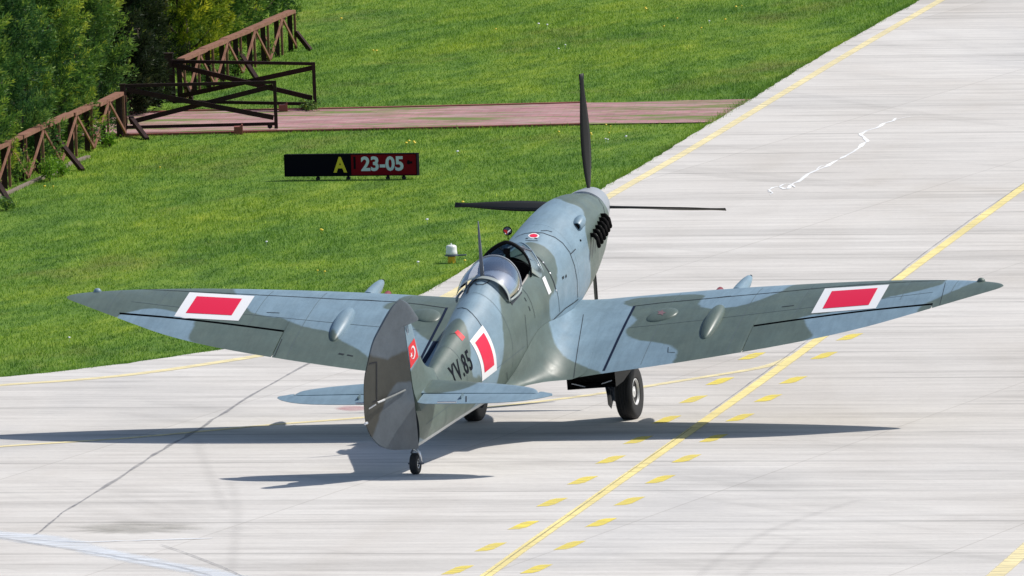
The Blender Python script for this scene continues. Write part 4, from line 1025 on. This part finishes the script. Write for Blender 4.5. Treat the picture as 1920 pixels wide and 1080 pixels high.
for side in (1, -1):
    xs = xs_list()
    vs, fs, pl = wing_grid(xs, side, lambda x: 0, lambda x: fh(x, -.022) if AX0 < x < AX1 else 1.0)
    bv = BVHTree.FromPolygons([tuple(v) for v in vs], fs)
    polys = []
    for q in WP[side]:
        r_ = []
        for (x, y) in q:
            p, n = hit(bv, x, y)
            if p is None: p = hit_wing_plane(x, y, side)
            r_.append((p.x, S0-p.y))
        polys.append(smooth_closed(r_, 2))
    wo = mesh_obj('wing', vs, fs, M['camo'], plane, True, {'camo': sdf(pl, polys)}); auto_smooth(wo, 40)
    wings[side] = (wo, bv, polys)
    va, fa, pa = wing_grid(list(np.linspace(AX0+.008, AX1-.008, 30)), side, lambda x: fh(x, .024), lambda x: 1.0, 10)
    ao = mesh_obj('aileron', va, fa, M['camo'], wo, True, {'camo': sdf(pa, polys)}); auto_smooth(ao, 40)
    # added black strip: the shade inside the hinge gap, done in colour
    vv = []
    for x in np.linspace(AX0+.002, AX1-.002, 20):
        for dd_ in (-.03, .03):
            f_ = fh(x, dd_); su_, zu = sec(x, f_, True); sl2, zl = sec(x, f_, False); vv.append(L(side*x, su_, zu*.45+zl*.55))
    m = MB(); m.add(vv, [(2*i, 2*i+1, 2*i+3, 2*i+2) for i in range(19)]); m.build('hinge_gap_shade', M['dark'], wo)
    vv = []
    for x in np.linspace(AX0+.002, AX1-.002, 20):
        f_ = fh(x, -.020); su_, zu = sec(x, f_, True); s2, zl = sec(x, f_, False); vv += [L(side*x, su_, zu-.001), L(side*x, s2, zl+.001)]
        f_ = fh(x, .0225); su_, zu = sec(x, f_, True); s2, zl = sec(x, f_, False); vv += [L(side*x, su_, zu-.0015), L(side*x, s2, zl+.001)]
    m = MB(); m.add(vv, [(4*i, 4*i+1, 4*i+5, 4*i+4) for i in range(19)]+[(4*i+2, 4*i+3, 4*i+7, 4*i+6) for i in range(19)]); m.build('hinge_gap_shade_walls', M['dark'], wo)  # black linings on both gap walls paint in the shade there
def wq(side, name, quad, mat, off=.004, n=12): return surf_decal(name, quad, mat, wings[side][0], n, n, off, wings[side][1])
wq(1, 'square_insignia_white', [(1547, 541.5), (1667.5, 534), (1642, 578.5), (1521, 588)], M['white_paint'])
wq(1, 'square_insignia_red', [(1560, 547), (1646, 541), (1629, 572.5), (1542.5, 579.5)], M['red_paint'], .008)
wq(-1, 'square_insignia_white', [(355.5, 548.5), (477.5, 555.5), (447, 602), (325, 595.5)], M['white_paint'])
wq(-1, 'square_insignia_red', [(369, 556.5), (454, 561), (434.5, 592), (348.5, 587.5)], M['red_paint'], .008)
WL = {1: [([(1190, 574), (1240, 568), (1300, 562.5), (1370, 556), (1450, 549), (1530, 541), (1600, 535), (1680, 530), (1740, 527), (1772, 526)], .016, 'line'),
          ([(1190, 574), (1175, 603), (1160, 634), (1145, 667), (1129.5, 701)], .032, 'walk'), ([(1775, 522), (1770, 527)], .04, 'line'),
          ([(1253, 651), (1252.5, 661), (1266, 661)], .008, 'line'), ([(1466, 575.5), (1489, 573)], .014, 'line'), ([(1407, 628), (1402, 642), (1397, 659)], .014, 'line'),
          ([(1657, 588), (1664, 592)], .012, 'line'), ([(1447, 624), (1455, 629), (1466, 628)], .008, 'line'), ([(1774, 525), (1768, 550), (1762, 572)], .006, 'line'),
          ([(1346, 559), (1350, 557.5), (1371, 555)], .014, 'line')],
      -1: [([(838, 578), (790, 571), (740, 566), (690, 563.5), (640, 561.5), (560, 557), (480, 553), (400, 549), (350, 546.5), (300, 544), (255, 542.5)], .016, 'line'),
           ([(838, 577), (827, 600), (812, 629), (797, 658), (783, 686)], .032, 'walk'), ([(817, 640), (806, 660), (793, 681)], .06, 'walk'),
           ([(262, 538), (256, 544)], .04, 'line'), ([(652, 562), (690, 563), (715, 565)], .018, 'line'), ([(500, 586), (524, 587)], .012, 'line'),
           ([(529, 636), (522, 652), (515, 668)], .010, 'line'), ([(430, 624), (445, 634), (465, 640)], .006, 'line'), ([(635, 663), (645, 665)], .03, 'line'), ([(651, 665.5), (662, 668)], .02, 'line')]}
for side in (1, -1):
    for pts, wd, mt in WL[side]: ribbon('panel_line' if mt == 'line' else 'walkway_line', pts, wd, M[mt], wings[side][0], wings[side][1], .0035, 6)
    wo, bv, polys = wings[side]
    def at_px(x, y): p, n = hit(bv, x, y); return abs(p.x), S0-p.y
    X, SX = at_px(*((1336, 603) if side > 0 else (641, 608))); XW, SW = at_px(*((1241, 591) if side > 0 else (800, 592)))
    print('DBG blister', X, SX, XW, SW)
    def bulge(x, s, a_, b_, c_, yaw, name, skew=0.):
        vs, fs, pl = [], [], []; nu, nv = 18, 14; f_ = (s-interp(x, LE, 1))/(interp(x, TE, 1)-interp(x, LE, 1))
        for i in range(nu+1):
            u = -cos(pi*i/nu); r_ = sqrt(max(0, 1-u*u))*(1-.12*u)
            for j in range(nv+1):
                a2 = pi*j/nv; lx = b_*r_*cos(a2); lsz = a_*u; xx = x+lx*cos(yaw)+lsz*sin(yaw); s_ = s+lsz*cos(yaw)-lx*sin(yaw)
                ff_ = (s_-interp(xx, LE, 1))/(interp(xx, TE, 1)-interp(xx, LE, 1)); z = sec(xx, ff_, True)[1]-.004+c_*r_*sin(a2)
                vs.append(L(side*xx, s_, z)); pl.append((side*xx, s_))
        fs = [(i*(nv+1)+j, i*(nv+1)+j+1, (i+1)*(nv+1)+j+1, (i+1)*(nv+1)+j) for i in range(nu) for j in range(nv)]
        return mesh_obj(name, vs, fs, M['camo'], wo, True, {'camo': sdf(np.array(pl), polys)})
    bulge(X, SX, .44, .10, .085, 0, 'cannon_blister')
    b2 = bulge(XW, SW, .20, .17, .045, radians(-38), 'wheel_blister')
    if side > 0:
        bb = BVHTree.FromPolygons([tuple(v.co) for v in b2.data.vertices], [tuple(p.vertices) for p in b2.data.polygons])
        def star_ring(n=10): return [(.5, .5)]+[(.5+(.5 if k % 2 == 0 else .25)*cos(pi*k/5), .5+(.5 if k % 2 == 0 else .25)*sin(pi*k/5)) for k in range(n)], [(0, 1+k, 1+(k+1) % n) for k in range(n)]
        surf_decal('faded_red_star', [(1231, 581), (1249, 581), (1249, 592), (1231, 592)], new_mat('faded_red', (.22, .13, .14), .5), b2, off=.003, bvh=bb, uv_mesh=star_ring())
    # cannon fairing and gun port
    s_l, z_l = sec(2.2, 0, True); m = MB(); p0 = L(side*(2.24 if side > 0 else 2.2), s_l+.12, z_l+.02); m.tube([p0, p0+Vector((0, .2, 0)), p0+Vector((0, .42, 0)), p0+Vector((0, .58, 0)), p0+Vector((0, .64, 0))], [.085, .08, .065, .042, .02], 14)
    o = auto_smooth(m.build('cannon_fairing', M['camo'], wo, True, {'camo': np.full(len(m.v), -.2)}), 50)
    m = MB(); m.tube([p0+Vector((0, .63, 0)), p0+Vector((0, .67, 0))], .018, 8); m.build('cannon_muzzle', M['dark'], wo)
    s_l, z_l = sec(2.0, 0, True); p0 = L(side*2.0, s_l+.1, z_l+.045); m = MB(); m.tube([p0, p0+Vector((0, .12, 0)), p0+Vector((0, .15, 0))], [.045, .04, .02], 12); auto_smooth(m.build('gun_port', new_mat('faded_red_cap', (.22, .04, .05), .6), wo), 50)
    s_l, z_l = sec(5.3, .04, True); m = MB(); m.lathe(L(side*5.3, s_l+.02, z_l-.01), (0, 0, 1), [(0, .05), (.03, .045), (.05, .03), (.058, .008)], 12); m.build('navigation_lamp', M['camo'], wo, True, {'camo': np.full(len(m.v), .2 if side > 0 else -.2)})
    # pitot-free wing root fillet
    ZF = [(2.30, -.56), (2.6, -.47), (3.1, -.365), (3.7, -.26), (4.4, -.14), (4.8, -.13), (5.2, -.22), (5.5, -.34), (5.95, -.50)]
    XO = [(2.30, .55), (2.6, .66), (3.1, .77), (3.7, .88), (4.4, .96), (4.8, .96), (4.92, .84), (5.2, .62), (5.5, .46), (5.95, .375)]
    ZO = [(4.80, 0), (4.92, -.672), (5.2, -.60), (5.5, -.545), (5.95, -.505)]
    vs, fs, pl = [], [], []; ns, nb = 60, 12
    for i in range(ns+1):
        s = 2.30+(5.95-2.30)*i/ns; zf = interp(s, ZF, 1); zt, zb, w_, zm = fus(s); t = math.acos(max(-1, min(1, (zf-zm)/(zm-zb)))) if zf < zm else math.acos((zf-zm)/(zt-zm))
        P0 = fpt(s, t, .0025); xo = interp(s, XO, 1)
        if s <= 4.80: le, te = interp(xo, LE, 1), interp(xo, TE, 1); zo = sec(xo, max(0, (s-le)/(te-le)), True)[1]+.002
        else: zo = np.interp(s, [4.80, 4.92, 5.2, 5.5, 5.95], [sec(.96, .985, True)[1], -.672, -.60, -.545, -.505])
        P2 = L(xo, s, zo); t2 = t+.30*min(1, (xo-P0.x)/.4); P1 = fpt(s, min(t2, 2.2)); P1 = Vector((P1.x*.8+xo*.2, P1.y, P2.z)) if xo-P0.x > .05 else (P0+P2)/2
        if s <= 4.8: P1.z = sec(max(P1.x, .3), max(0, (s-le)/(te-le)), True)[1]+.002-Z0
        elif xo-P0.x > .05: P1.z = P2.z-.02*(P2.x-P1.x)
        P1.z += .10*(P0.z-P2.z)
        for k in range(nb+1):
            u = k/nb; q = P0*(1-u)**2+P1*2*u*(1-u)+P2*u*u; vs.append(Vector((side*q.x, q.y, q.z))); pl.append((s, q.x))
        vs.append(vs[-1].copy()); pl.append((s, q.x)); q = fpt(s, 2.55); vs.append(Vector((side*q.x, q.y, q.z))); pl.append((s, 2.))
    m_ = nb+3
    for i in range(ns):
        for k in [*range(nb), nb+1]: f_ = (i*m_+k, (i+1)*m_+k, (i+1)*m_+k+1, i*m_+k+1); fs.append(f_ if side > 0 else f_[::-1])
    if side > 0:
        b3 = BVHTree.FromPolygons([tuple(v) for v in vs], fs); gq = []
        for (x, y) in [(1031, 606), (1033, 622), (1037, 634), (1044, 651), (1059, 669), (1077, 679)]:
            p, n = hit(b3, x, y)
            if p is not None: gq.append((S0-p.y, p.x))
        print('DBG fillet', gq)
        gq = [(gq[0][0], gq[0][1]-.2)]+gq+[(4.80, 1.3), (7, 2.5), (7, 0)]; FG = [gq]
    fi = mesh_obj('wing_root_fillet', vs, fs, M['camo'], plane, True, {'camo': sdf(np.array(pl), FG)})
    if side > 0: ribbon('panel_line', [(1094, 590), (1090, 615), (1084, 650), (1078, 690), (1076, 708)], .007, M['line'], fi, b3, .004, 5)

# faint riveted seams
def seam(name, pts, parent, wd=.006):
    vs, fs = [], []
    for i, (p, sd) in enumerate(pts): vs += [p+sd*wd/2, p-sd*wd/2]
    fs = [(2*i, 2*i+2, 2*i+3, 2*i+1) for i in range(len(pts)-1)]
    return mesh_obj(name, vs, fs, M['faint'], parent, True)
for side in (1, -1):
    for x, f0, f1 in ((1.62, .14, .97), (2.62, .14, .97), (3.25, .14, .70), (4.45, .14, .62), (5.02, .1, .9)):
        pts = []
        for f_ in np.linspace(f0, f1, 20): s, z = sec(x, f_, True); pts.append((L(side*x, s, z+.0025), Vector((1, 0, 0))))
        seam('rib_seam', pts, wings[side][0])
    pts = []
    for x in np.linspace(1.25, 4.8, 50): s, z = sec(x, .56+.02*sin(x), True); pts.append((L(side*x, s, z+.0025), Vector((0, 1, 0))))
    seam('spar_seam', pts, wings[side][0], .008)
for s in (5.62, 7.05, 7.75):
    seam('frame_seam', [(fpt(s, t, .0025), Vector((0, 1, 0))) for t in np.linspace(-2.4, 2.4, 50)], fo)
seam('side_seam', [(fpt(s, 1.75, .0025), Vector((0, 0, 1))) for s in np.linspace(5.2, 8.4, 40)], fo)

# ---- tail surfaces
def slab(rows, name, parent, camo_fn=None, mat='camo'):
    """rows: list of (ring of points)"""
    m_ = len(rows[0]); vs = [p for r_ in rows for p in r_]; fs = []
    for i in range(len(rows)-1):
        for k in range(m_): a_ = i*m_+k; b_ = i*m_+(k+1) % m_; fs.append((a_, b_, b_+m_, a_+m_))
    fs.append(tuple(range(m_-1, -1, -1))); fs.append(tuple(range((len(rows)-1)*m_, len(rows)*m_)))
    o = mesh_obj(name, vs, fs, M[mat], parent, True, {'camo': camo_fn(vs)} if camo_fn else None); auto_smooth(o, 42); return o
TZ = .33
SLE = [(0, 7.86), (.2, 7.885), (.5, 7.95), (1.0, 8.065), (1.25, 8.16), (1.36, 8.24), (1.42, 8.34), (1.435, 8.39)]
for side in (1, -1):
    rows = []
    for x in [0.0, .1, .2, .35, .5, .65, .8, .95, 1.1, 1.2, 1.28, 1.34, 1.38, 1.41, 1.425, 1.434]:
        le = interp(x, SLE, 1); te = 8.405; c = te-le; th = .052*(1-.45*x/1.43)*(min(1, (c/.15))**.7); ring = []
        fr = [0, .03, .1, .22, .4, .6, .8, 1.0]
        for f_ in reversed(fr): ring.append(L(side*x, le+f_*c, TZ+th*(sqrt(f_)*1.9 if f_ < .25 else 1-.28*((f_-.25)/.75)**1.5)*.95))
        for f_ in fr[1:]: ring.append(L(side*x, le+f_*c, TZ-th*(sqrt(f_)*1.9 if f_ < .25 else 1-.28*((f_-.25)/.75)**1.5)*.95))
        rows.append(ring if side > 0 else ring[::-1])
    def cf_(vs, side=side):
        p = [(v.x, S0-v.y) for v in vs]
        return sdf(p, [smooth_closed([(.05, 7.6), (.55, 7.6), (.66, 8.0), (.62, 8.22), (.45, 8.36), (.05, 8.5)] if side > 0 else [(-.75, 7.5), (-1.0, 7.4), (-.9, 7.55), (-.8, 7.6)], 2)])
    so_ = slab(rows, 'tailplane', plane, cf_)
    # elevator, held slightly up
    de = radians(5.5); rows = []
    ET = [(.11, .30), (.2, .37), (.5, .385), (.8, .38), (1.1, .35), (1.3, .29), (1.45, .20), (1.55, .11), (1.6, .03)]
    for x in [.11, .16, .22, .35, .5, .7, .9, 1.1, 1.25, 1.36, 1.43, 1.437, 1.48, 1.53, 1.57, 1.595, 1.605]:
        c = interp(x, ET, 1) if x < 1.6 else .03; fwd_ = 0 if x <= 1.433 else -.10*max(0, (1.605-x)/.17)**.5-.0; ring = []
        th = .034*(1-.3*x)*(1 if x < 1.5 else .6)
        for f_ in (1, .7, .4, .15, 0): q = fwd_+(c-fwd_)*f_; zz = th*(1-f_)**.8*(.75 if f_ == 0 else 1)+.003; ring.append((q, zz))
        ring2 = [(q, -z_) for q, z_ in reversed(ring)]
        rr = [L(side*x, 8.422+q*cos(de)-zz*sin(de), TZ+q*sin(de)+zz*cos(de)) for q, zz in ring+ring2]
        rows.append(rr if side > 0 else rr[::-1])
    eo = slab(rows, 'elevator', so_, lambda vs: np.full(len(vs), -.2))
    # trim tab lines on the elevator
    vb = [tuple(v.co) for v in eo.data.vertices]; be = BVHTree.FromPolygons(vb, [tuple(p.vertices) for p in eo.data.polygons])
    if side > 0:
        ribbon('tab_gap', [(874, 743), (874, 754)], .014, M['line'], eo, be, .003, 2); 
    x0_ = .62*side; m = MB(); m.tube([L(x0_*.95, 8.80, TZ+.055), L(x0_*.2+.24*side, 8.80, TZ+.055)], .010, 6); m.build('trim_tab_edge', M['alu'], eo)
    m = MB(); m.box(L(side*.6, 8.60, TZ+.06), (.015, .10, .03)); m.build('tab_horn', M['camo'], eo)
# fin
FLE = [(.22, 7.45), (.34, 7.52), (.42, 7.68), (.50, 7.86), (.60, 8.0), (.74, 8.10), (.95, 8.205), (1.18, 8.31), (1.225, 8.335)]
rows = []
for z in np.concatenate([np.linspace(.22, .6, 14), np.linspace(.65, 1.225, 14)]):
    le = interp(z, FLE, 1); te = 8.61; c = te-le; th = np.interp(z, [.22, .33, .42, .52, .7, 1.2], [.14, .095, .066, .052, .045, .024]); fr = [0, .02, .06, .14, .3, .5, .75, 1.0]; ring = []
    pf = lambda f_: (sqrt(f_/.3) if f_ < .3 else 1-.18*((f_-.3)/.7))
    for f_ in fr: ring.append(L(th*pf(f_), le+f_*c, z))
    for f_ in reversed(fr[1:]): ring.append(L(-th*pf(f_), le+f_*c, z))
    rows.append(ring[::-1])
fin = slab(rows, 'fin', plane, lambda vs: sdf([(S0-v.y, v.z+Z0) for v in vs], [smooth_closed([(7.0, .0), (9, .0), (9, .66), (8.3, .72), (8.05, .80), (7.8, .9), (7.0, .9)], 2)]))
bfin = BVHTree.FromPolygons([tuple(v.co) for v in fin.data.vertices], [tuple(p.vertices) for p in fin.data.polygons])
fq = [(765, 650.5), (776.3, 634), (784, 669), (769.5, 691)]
surf_decal('crescent_flag', fq, M['flag_red'], fin, 10, 10, .004, bfin)
def arc_uv():
    vs, fs = [], []; n = 20
    for k in range(n+1):
        a_ = radians(-128+256*k/n); vs += [(.50+.30*cos(a_), .52+.30*sin(a_)*1.0), (.43+.235*cos(a_)*1.02, .52+.238*sin(a_))]
    for k in range(n): fs.append((2*k, 2*k+2, 2*k+3, 2*k+1))
    return vs, fs
def star_uv(cx_, cy_, r_):
    vs = [(cx_, cy_)]+[(cx_-(r_ if k % 2 == 0 else r_*.4)*cos(pi*k/5), cy_+(r_ if k % 2 == 0 else r_*.4)*sin(pi*k/5)) for k in range(10)]
    return vs, [(0, 1+k, 1+(k+1) % 10) for k in range(10)]
surf_decal('crescent', fq, M['white_paint'], fin, off=.007, bvh=bfin, uv_mesh=arc_uv())
surf_decal('star', fq, M['white_paint'], fin, off=.007, bvh=bfin, uv_mesh=star_uv(.25, .50, .16))
ribbon('stencil_lettering', [(762, 614), (763, 620), (764.5, 627)], .03, M['interior'], fin, bfin, .004, 1.5)
# rudder
DE = radians(28); HS = 8.632
RC = [(-.205, .03), (-.19, .10), (-.142, .286), (-.103, .413), (.004, .575), (.153, .687), (.328, .741), (.548, .736), (.817, .689), (.984, .612), (1.2, .493), (1.343, .339), (1.45, .21), (1.51, .12), (1.54, .05), (1.552, .0)]
RF = [(1.236, -.258), (1.25, -.262), (1.312, -.223), (1.40, -.17), (1.469, -.121), (1.531, -.042), (1.552, -.005)]
def rud(c, z, n): return L(-c*sin(DE)+n*cos(DE), HS+c*cos(DE)+n*sin(DE), z)
rows = []
zz_ = list(np.linspace(-.205, -.10, 6))+list(np.linspace(-.05, 1.225, 30))+[1.234, 1.236]+list(np.linspace(1.26, 1.552, 12))
for z in zz_:
    c1 = interp(z, RC, 1); c0 = 0. if z < 1.2355 else interp(z, RF, 1); c1 = max(c1, c0+.004)
    th = np.interp(z, [-.2, 0, .33, .5, .8, 1.2, 1.45, 1.552], [.06, .068, .068, .052, .042, .026, .018, .003]); ring = []
    fr = [0, .06, .15, .3, .5, .7, .88, 1.0]
    for f_ in fr: c = c0+(c1-c0)*f_; ring.append(rud(c, z, th*(1-(max(c, 0)/.80))**1.1*(1 if (f_ > 0 or c0 == 0) else .25)+.002))
    for f_ in reversed(fr): c = c0+(c1-c0)*f_; ring.append(rud(c, z, -(th*(1-(max(c, 0)/.80))**1.1*(1 if (f_ > 0 or c0 == 0) else .25)+.002)))
    rows.append(ring)
def rcam(vs):
    P = []
    for v in vs:
        s = S0-v.y; c = (s-HS)/cos(DE) if False else (-(v.x)*sin(DE)+(s-HS)*cos(DE)); P.append((c, v.z+Z0))
    poly = smooth_closed([(.80, .10), (.66, .12), (.55, .30), (.40, .52), (.20, .66), (.10, .60), (-.2, .55), (-.2, .96), (.15, .96), (.30, .93), (.5, 1.02), (.62, 1.12), (.9, 1.1)], 2)
    return sdf(P, [poly])
M['camo_rudder'] = camo_mat('rudder_paint_shaded', (.105, .128, .150), (.056, .056, .047))  # camouflage copy with the rudder's shade darkened into both tones
rd = slab(rows, 'rudder', plane, rcam, 'camo_rudder')
brd = BVHTree.FromPolygons([tuple(v.co) for v in rd.data.vertices], [tuple(p.vertices) for p in rd.data.polygons])
ribbon('trim_tab_gap', [(692, 682), (699, 680), (706, 679), (706, 700), (706, 730), (706, 751), (698, 754)], .016, M['black_paint'], rd, brd, .004, 2)
def pt_off(x, y, off): p, n = hit(brd, x, y); return p+n*off
m = MB(); m.tube([pt_off(759, 731, .01), pt_off(735, 741, .03), pt_off(712, 750, .04)], .010, 6); m.build('trim_rod_fairing', new_mat('rod_paint', (.25, .26, .25), .5), rd)
m = MB(); m.tube([pt_off(716, 748.5, .045), pt_off(703, 754, .045)], .012, 6); m.build('trim_rod', M['alu'], rd)
m = MB(); e0 = pt_off(699, 757, .05); m.tube([e0, e0+Vector((-.10, -.03, -.055))], .009, 6); m.build('static_rod', M['white_paint'], rd)
m = MB(); m.lathe(pt_off(688, 793, .0), (-.3, -1, 0), [(0, .018), (.04, .014), (.05, .006)], 8); m.build('tail_lamp', M['alu'], rd)
m = MB(); m.tube([rud(-.0, z, 0) for z in (-.2, .4, 1.23)], .02, 6); m.build('hinge_post', M['dark'], plane)

# ---- undercarriage
def wheel(name, c, r_, wd, hub, parent, side=1, tilt=0.):
    w0 = empty(name, L(0, 0, 0) if False else c, (0, tilt, 0)); w0.parent = parent; hw = wd/2
    m = MB(); m.lathe((0, 0, 0), (1, 0, 0), [(-hw*.62, hub), (-hw*.9, hub+.012), (-hw, r_*.80), (-hw*.93, r_*.91), (-hw*.72, r_*.975), (-hw*.5, r_*.995), (-hw*.46, r_*.985), (-hw*.42, r_*.998), (-hw*.2, r_), (-hw*.17, r_*.988), (-hw*.12, r_), (hw*.12, r_), (hw*.17, r_*.988), (hw*.2, r_), (hw*.42, r_*.998), (hw*.46, r_*.985), (hw*.5, r_*.995), (hw*.72, r_*.975), (hw*.93, r_*.91), (hw, r_*.80), (hw*.9, hub+.012), (hw*.62, hub)], 48); auto_smooth(m.build('tyre', M['rubber'], w0), 60)
    m = MB(); m.lathe((0, 0, 0), (side, 0, 0), [(-hw*.6, hub*.98), (hw*.84, hub), (hw*.86, hub*.94), (hw*.6, hub*.86), (hw*.5, hub*.5), (hw*.62, hub*.42), (hw*.66, hub*.2), (hw*.72, hub*.16), (hw*.72, .001)], 32); o = auto_smooth(m.build('rim', M['rimwhite'], w0), 30)
    for k in range(4):
        a_ = pi/2*k+.6; q = Vector((side*hw*.57, cos(a_)*hub*.66, sin(a_)*hub*.66)); m = MB(); m.lathe(q, (side, 0, 0), [(0, hub*.15), (.006, hub*.15)], 12); m.build('rim_hole', M['dark'], w0)
    return w0
for side in (1, -1):
    c = L(side*.93, 2.85, -1.53); wheel('main_wheel', c, .325, .20, .155, plane, side, side*radians(-2.5) if side > 0 else radians(2.5))
    lg = empty('landing_gear_leg', L(side*.62, 2.85, -.75)); lg.parent = plane; o0 = L(side*.62, 2.85, -.75)
    m = MB(); m.tube([Vector((-side*.02, 0, .1)), Vector((side*.06, 0, -.45)), Vector((side*.11, 0, -.78))], [.05, .048, .035], 12); m.tube([Vector((side*.09, 0, -.78)), Vector((side*.28, 0, -.78))], .035, 10); m.build('strut', M['rimwhite'], lg, True)
    m = MB(); m.box(Vector((side*.035, .0, -.40)), (.012, .26, .78), Matrix.Rotation(-side*.13, 3, 'Y')); side > 0 and m.add([Vector((side*(.085), y_, z_)) for y_, z_ in ((-.16, -.55), (.20, -.55), (.16, -.88), (-.02, -.98), (-.15, -.88))], [(0, 1, 2, 3, 4)]); m.build('leg_fairing', M['mast'], lg)
    m = MB(); m.lathe(Vector((side*.14, 0, -.78)), (side, 0, 0), [(0, .11), (.05, .12), (.052, .05)], 18); m.tube([Vector((side*.10, -.04, -.50)), Vector((side*.13, -.10, -.80)), Vector((side*.13, -.08, -.86))], .010, 6); m.build('brake_drum', M['mast'], lg)
    # radiator with open rear flap
    rr = empty('radiator', L(side*1.02, 4.0, -.8)); rr.parent = plane; vs = []
    for s, zb_ in ((3.25, -.80), (3.45, -.93), (4.3, -.935), (4.62, -.89)):
        for x, z in ((.70, -.70), (.70, zb_-.01), (1.28, zb_+.025), (1.28, -.62)): vs.append(L(side*x, s, z)-L(side*1.02, 4.0, -.8))
    m = MB(); m.add(vs, [(i*4+j, i*4+(j+1) % 4, (i+1)*4+(j+1) % 4, (i+1)*4+j) for i in range(3) for j in (0, 1, 2)]); m.build('duct', M['well'], rr)
    m = MB(); m.add([vs[12], vs[13], vs[14], vs[15]], [(0, 1, 2, 3)]); m.add([v+Vector((0, .25, 0)) for v in (vs[12], vs[13], vs[14], vs[15])], [(0, 1, 2, 3)]); m.f = m.f[1:]; m.build('matrix', M['dark'], rr)
    m = MB(); m.tube([vs[13]+Vector((side*.05, .02, .07)), vs[13]+Vector((side*.2, .05, .02))], .006, 6); m.tube([vs[14]+Vector((-side*.05, .02, .07)), vs[14]+Vector((-side*.18, .05, .02))], .006, 6); m.build('flap_rod', M['interior'], rr)
ZG = Z0+(8.66-S0)*tan(AL)
tw_c = L(0, 8.67, ZG+.125/cos(AL)-.002)
wheel('tail_wheel', tw_c, .12, .09, .055, plane, 1)
tg = empty('tail_wheel_strut', tw_c); tg.parent = plane
top_ = L(0, 8.42, -.20)-tw_c
m = MB(); m.tube([top_, Vector((.0, .03, .16)), Vector((.055, .01, .13)), Vector((.068, 0, 0))], [.022, .02, .016, .018], 10); m.build('fork', M['alu'], tg, True)
m = MB(); m.tube([top_+Vector((-.02, .02, 0)), Vector((-.04, .02, .12))], .014, 8); m.tube([Vector((-.085, 0, 0)), Vector((.10, 0, 0))], .010, 8); m.build('axle', M['mast'], tg)
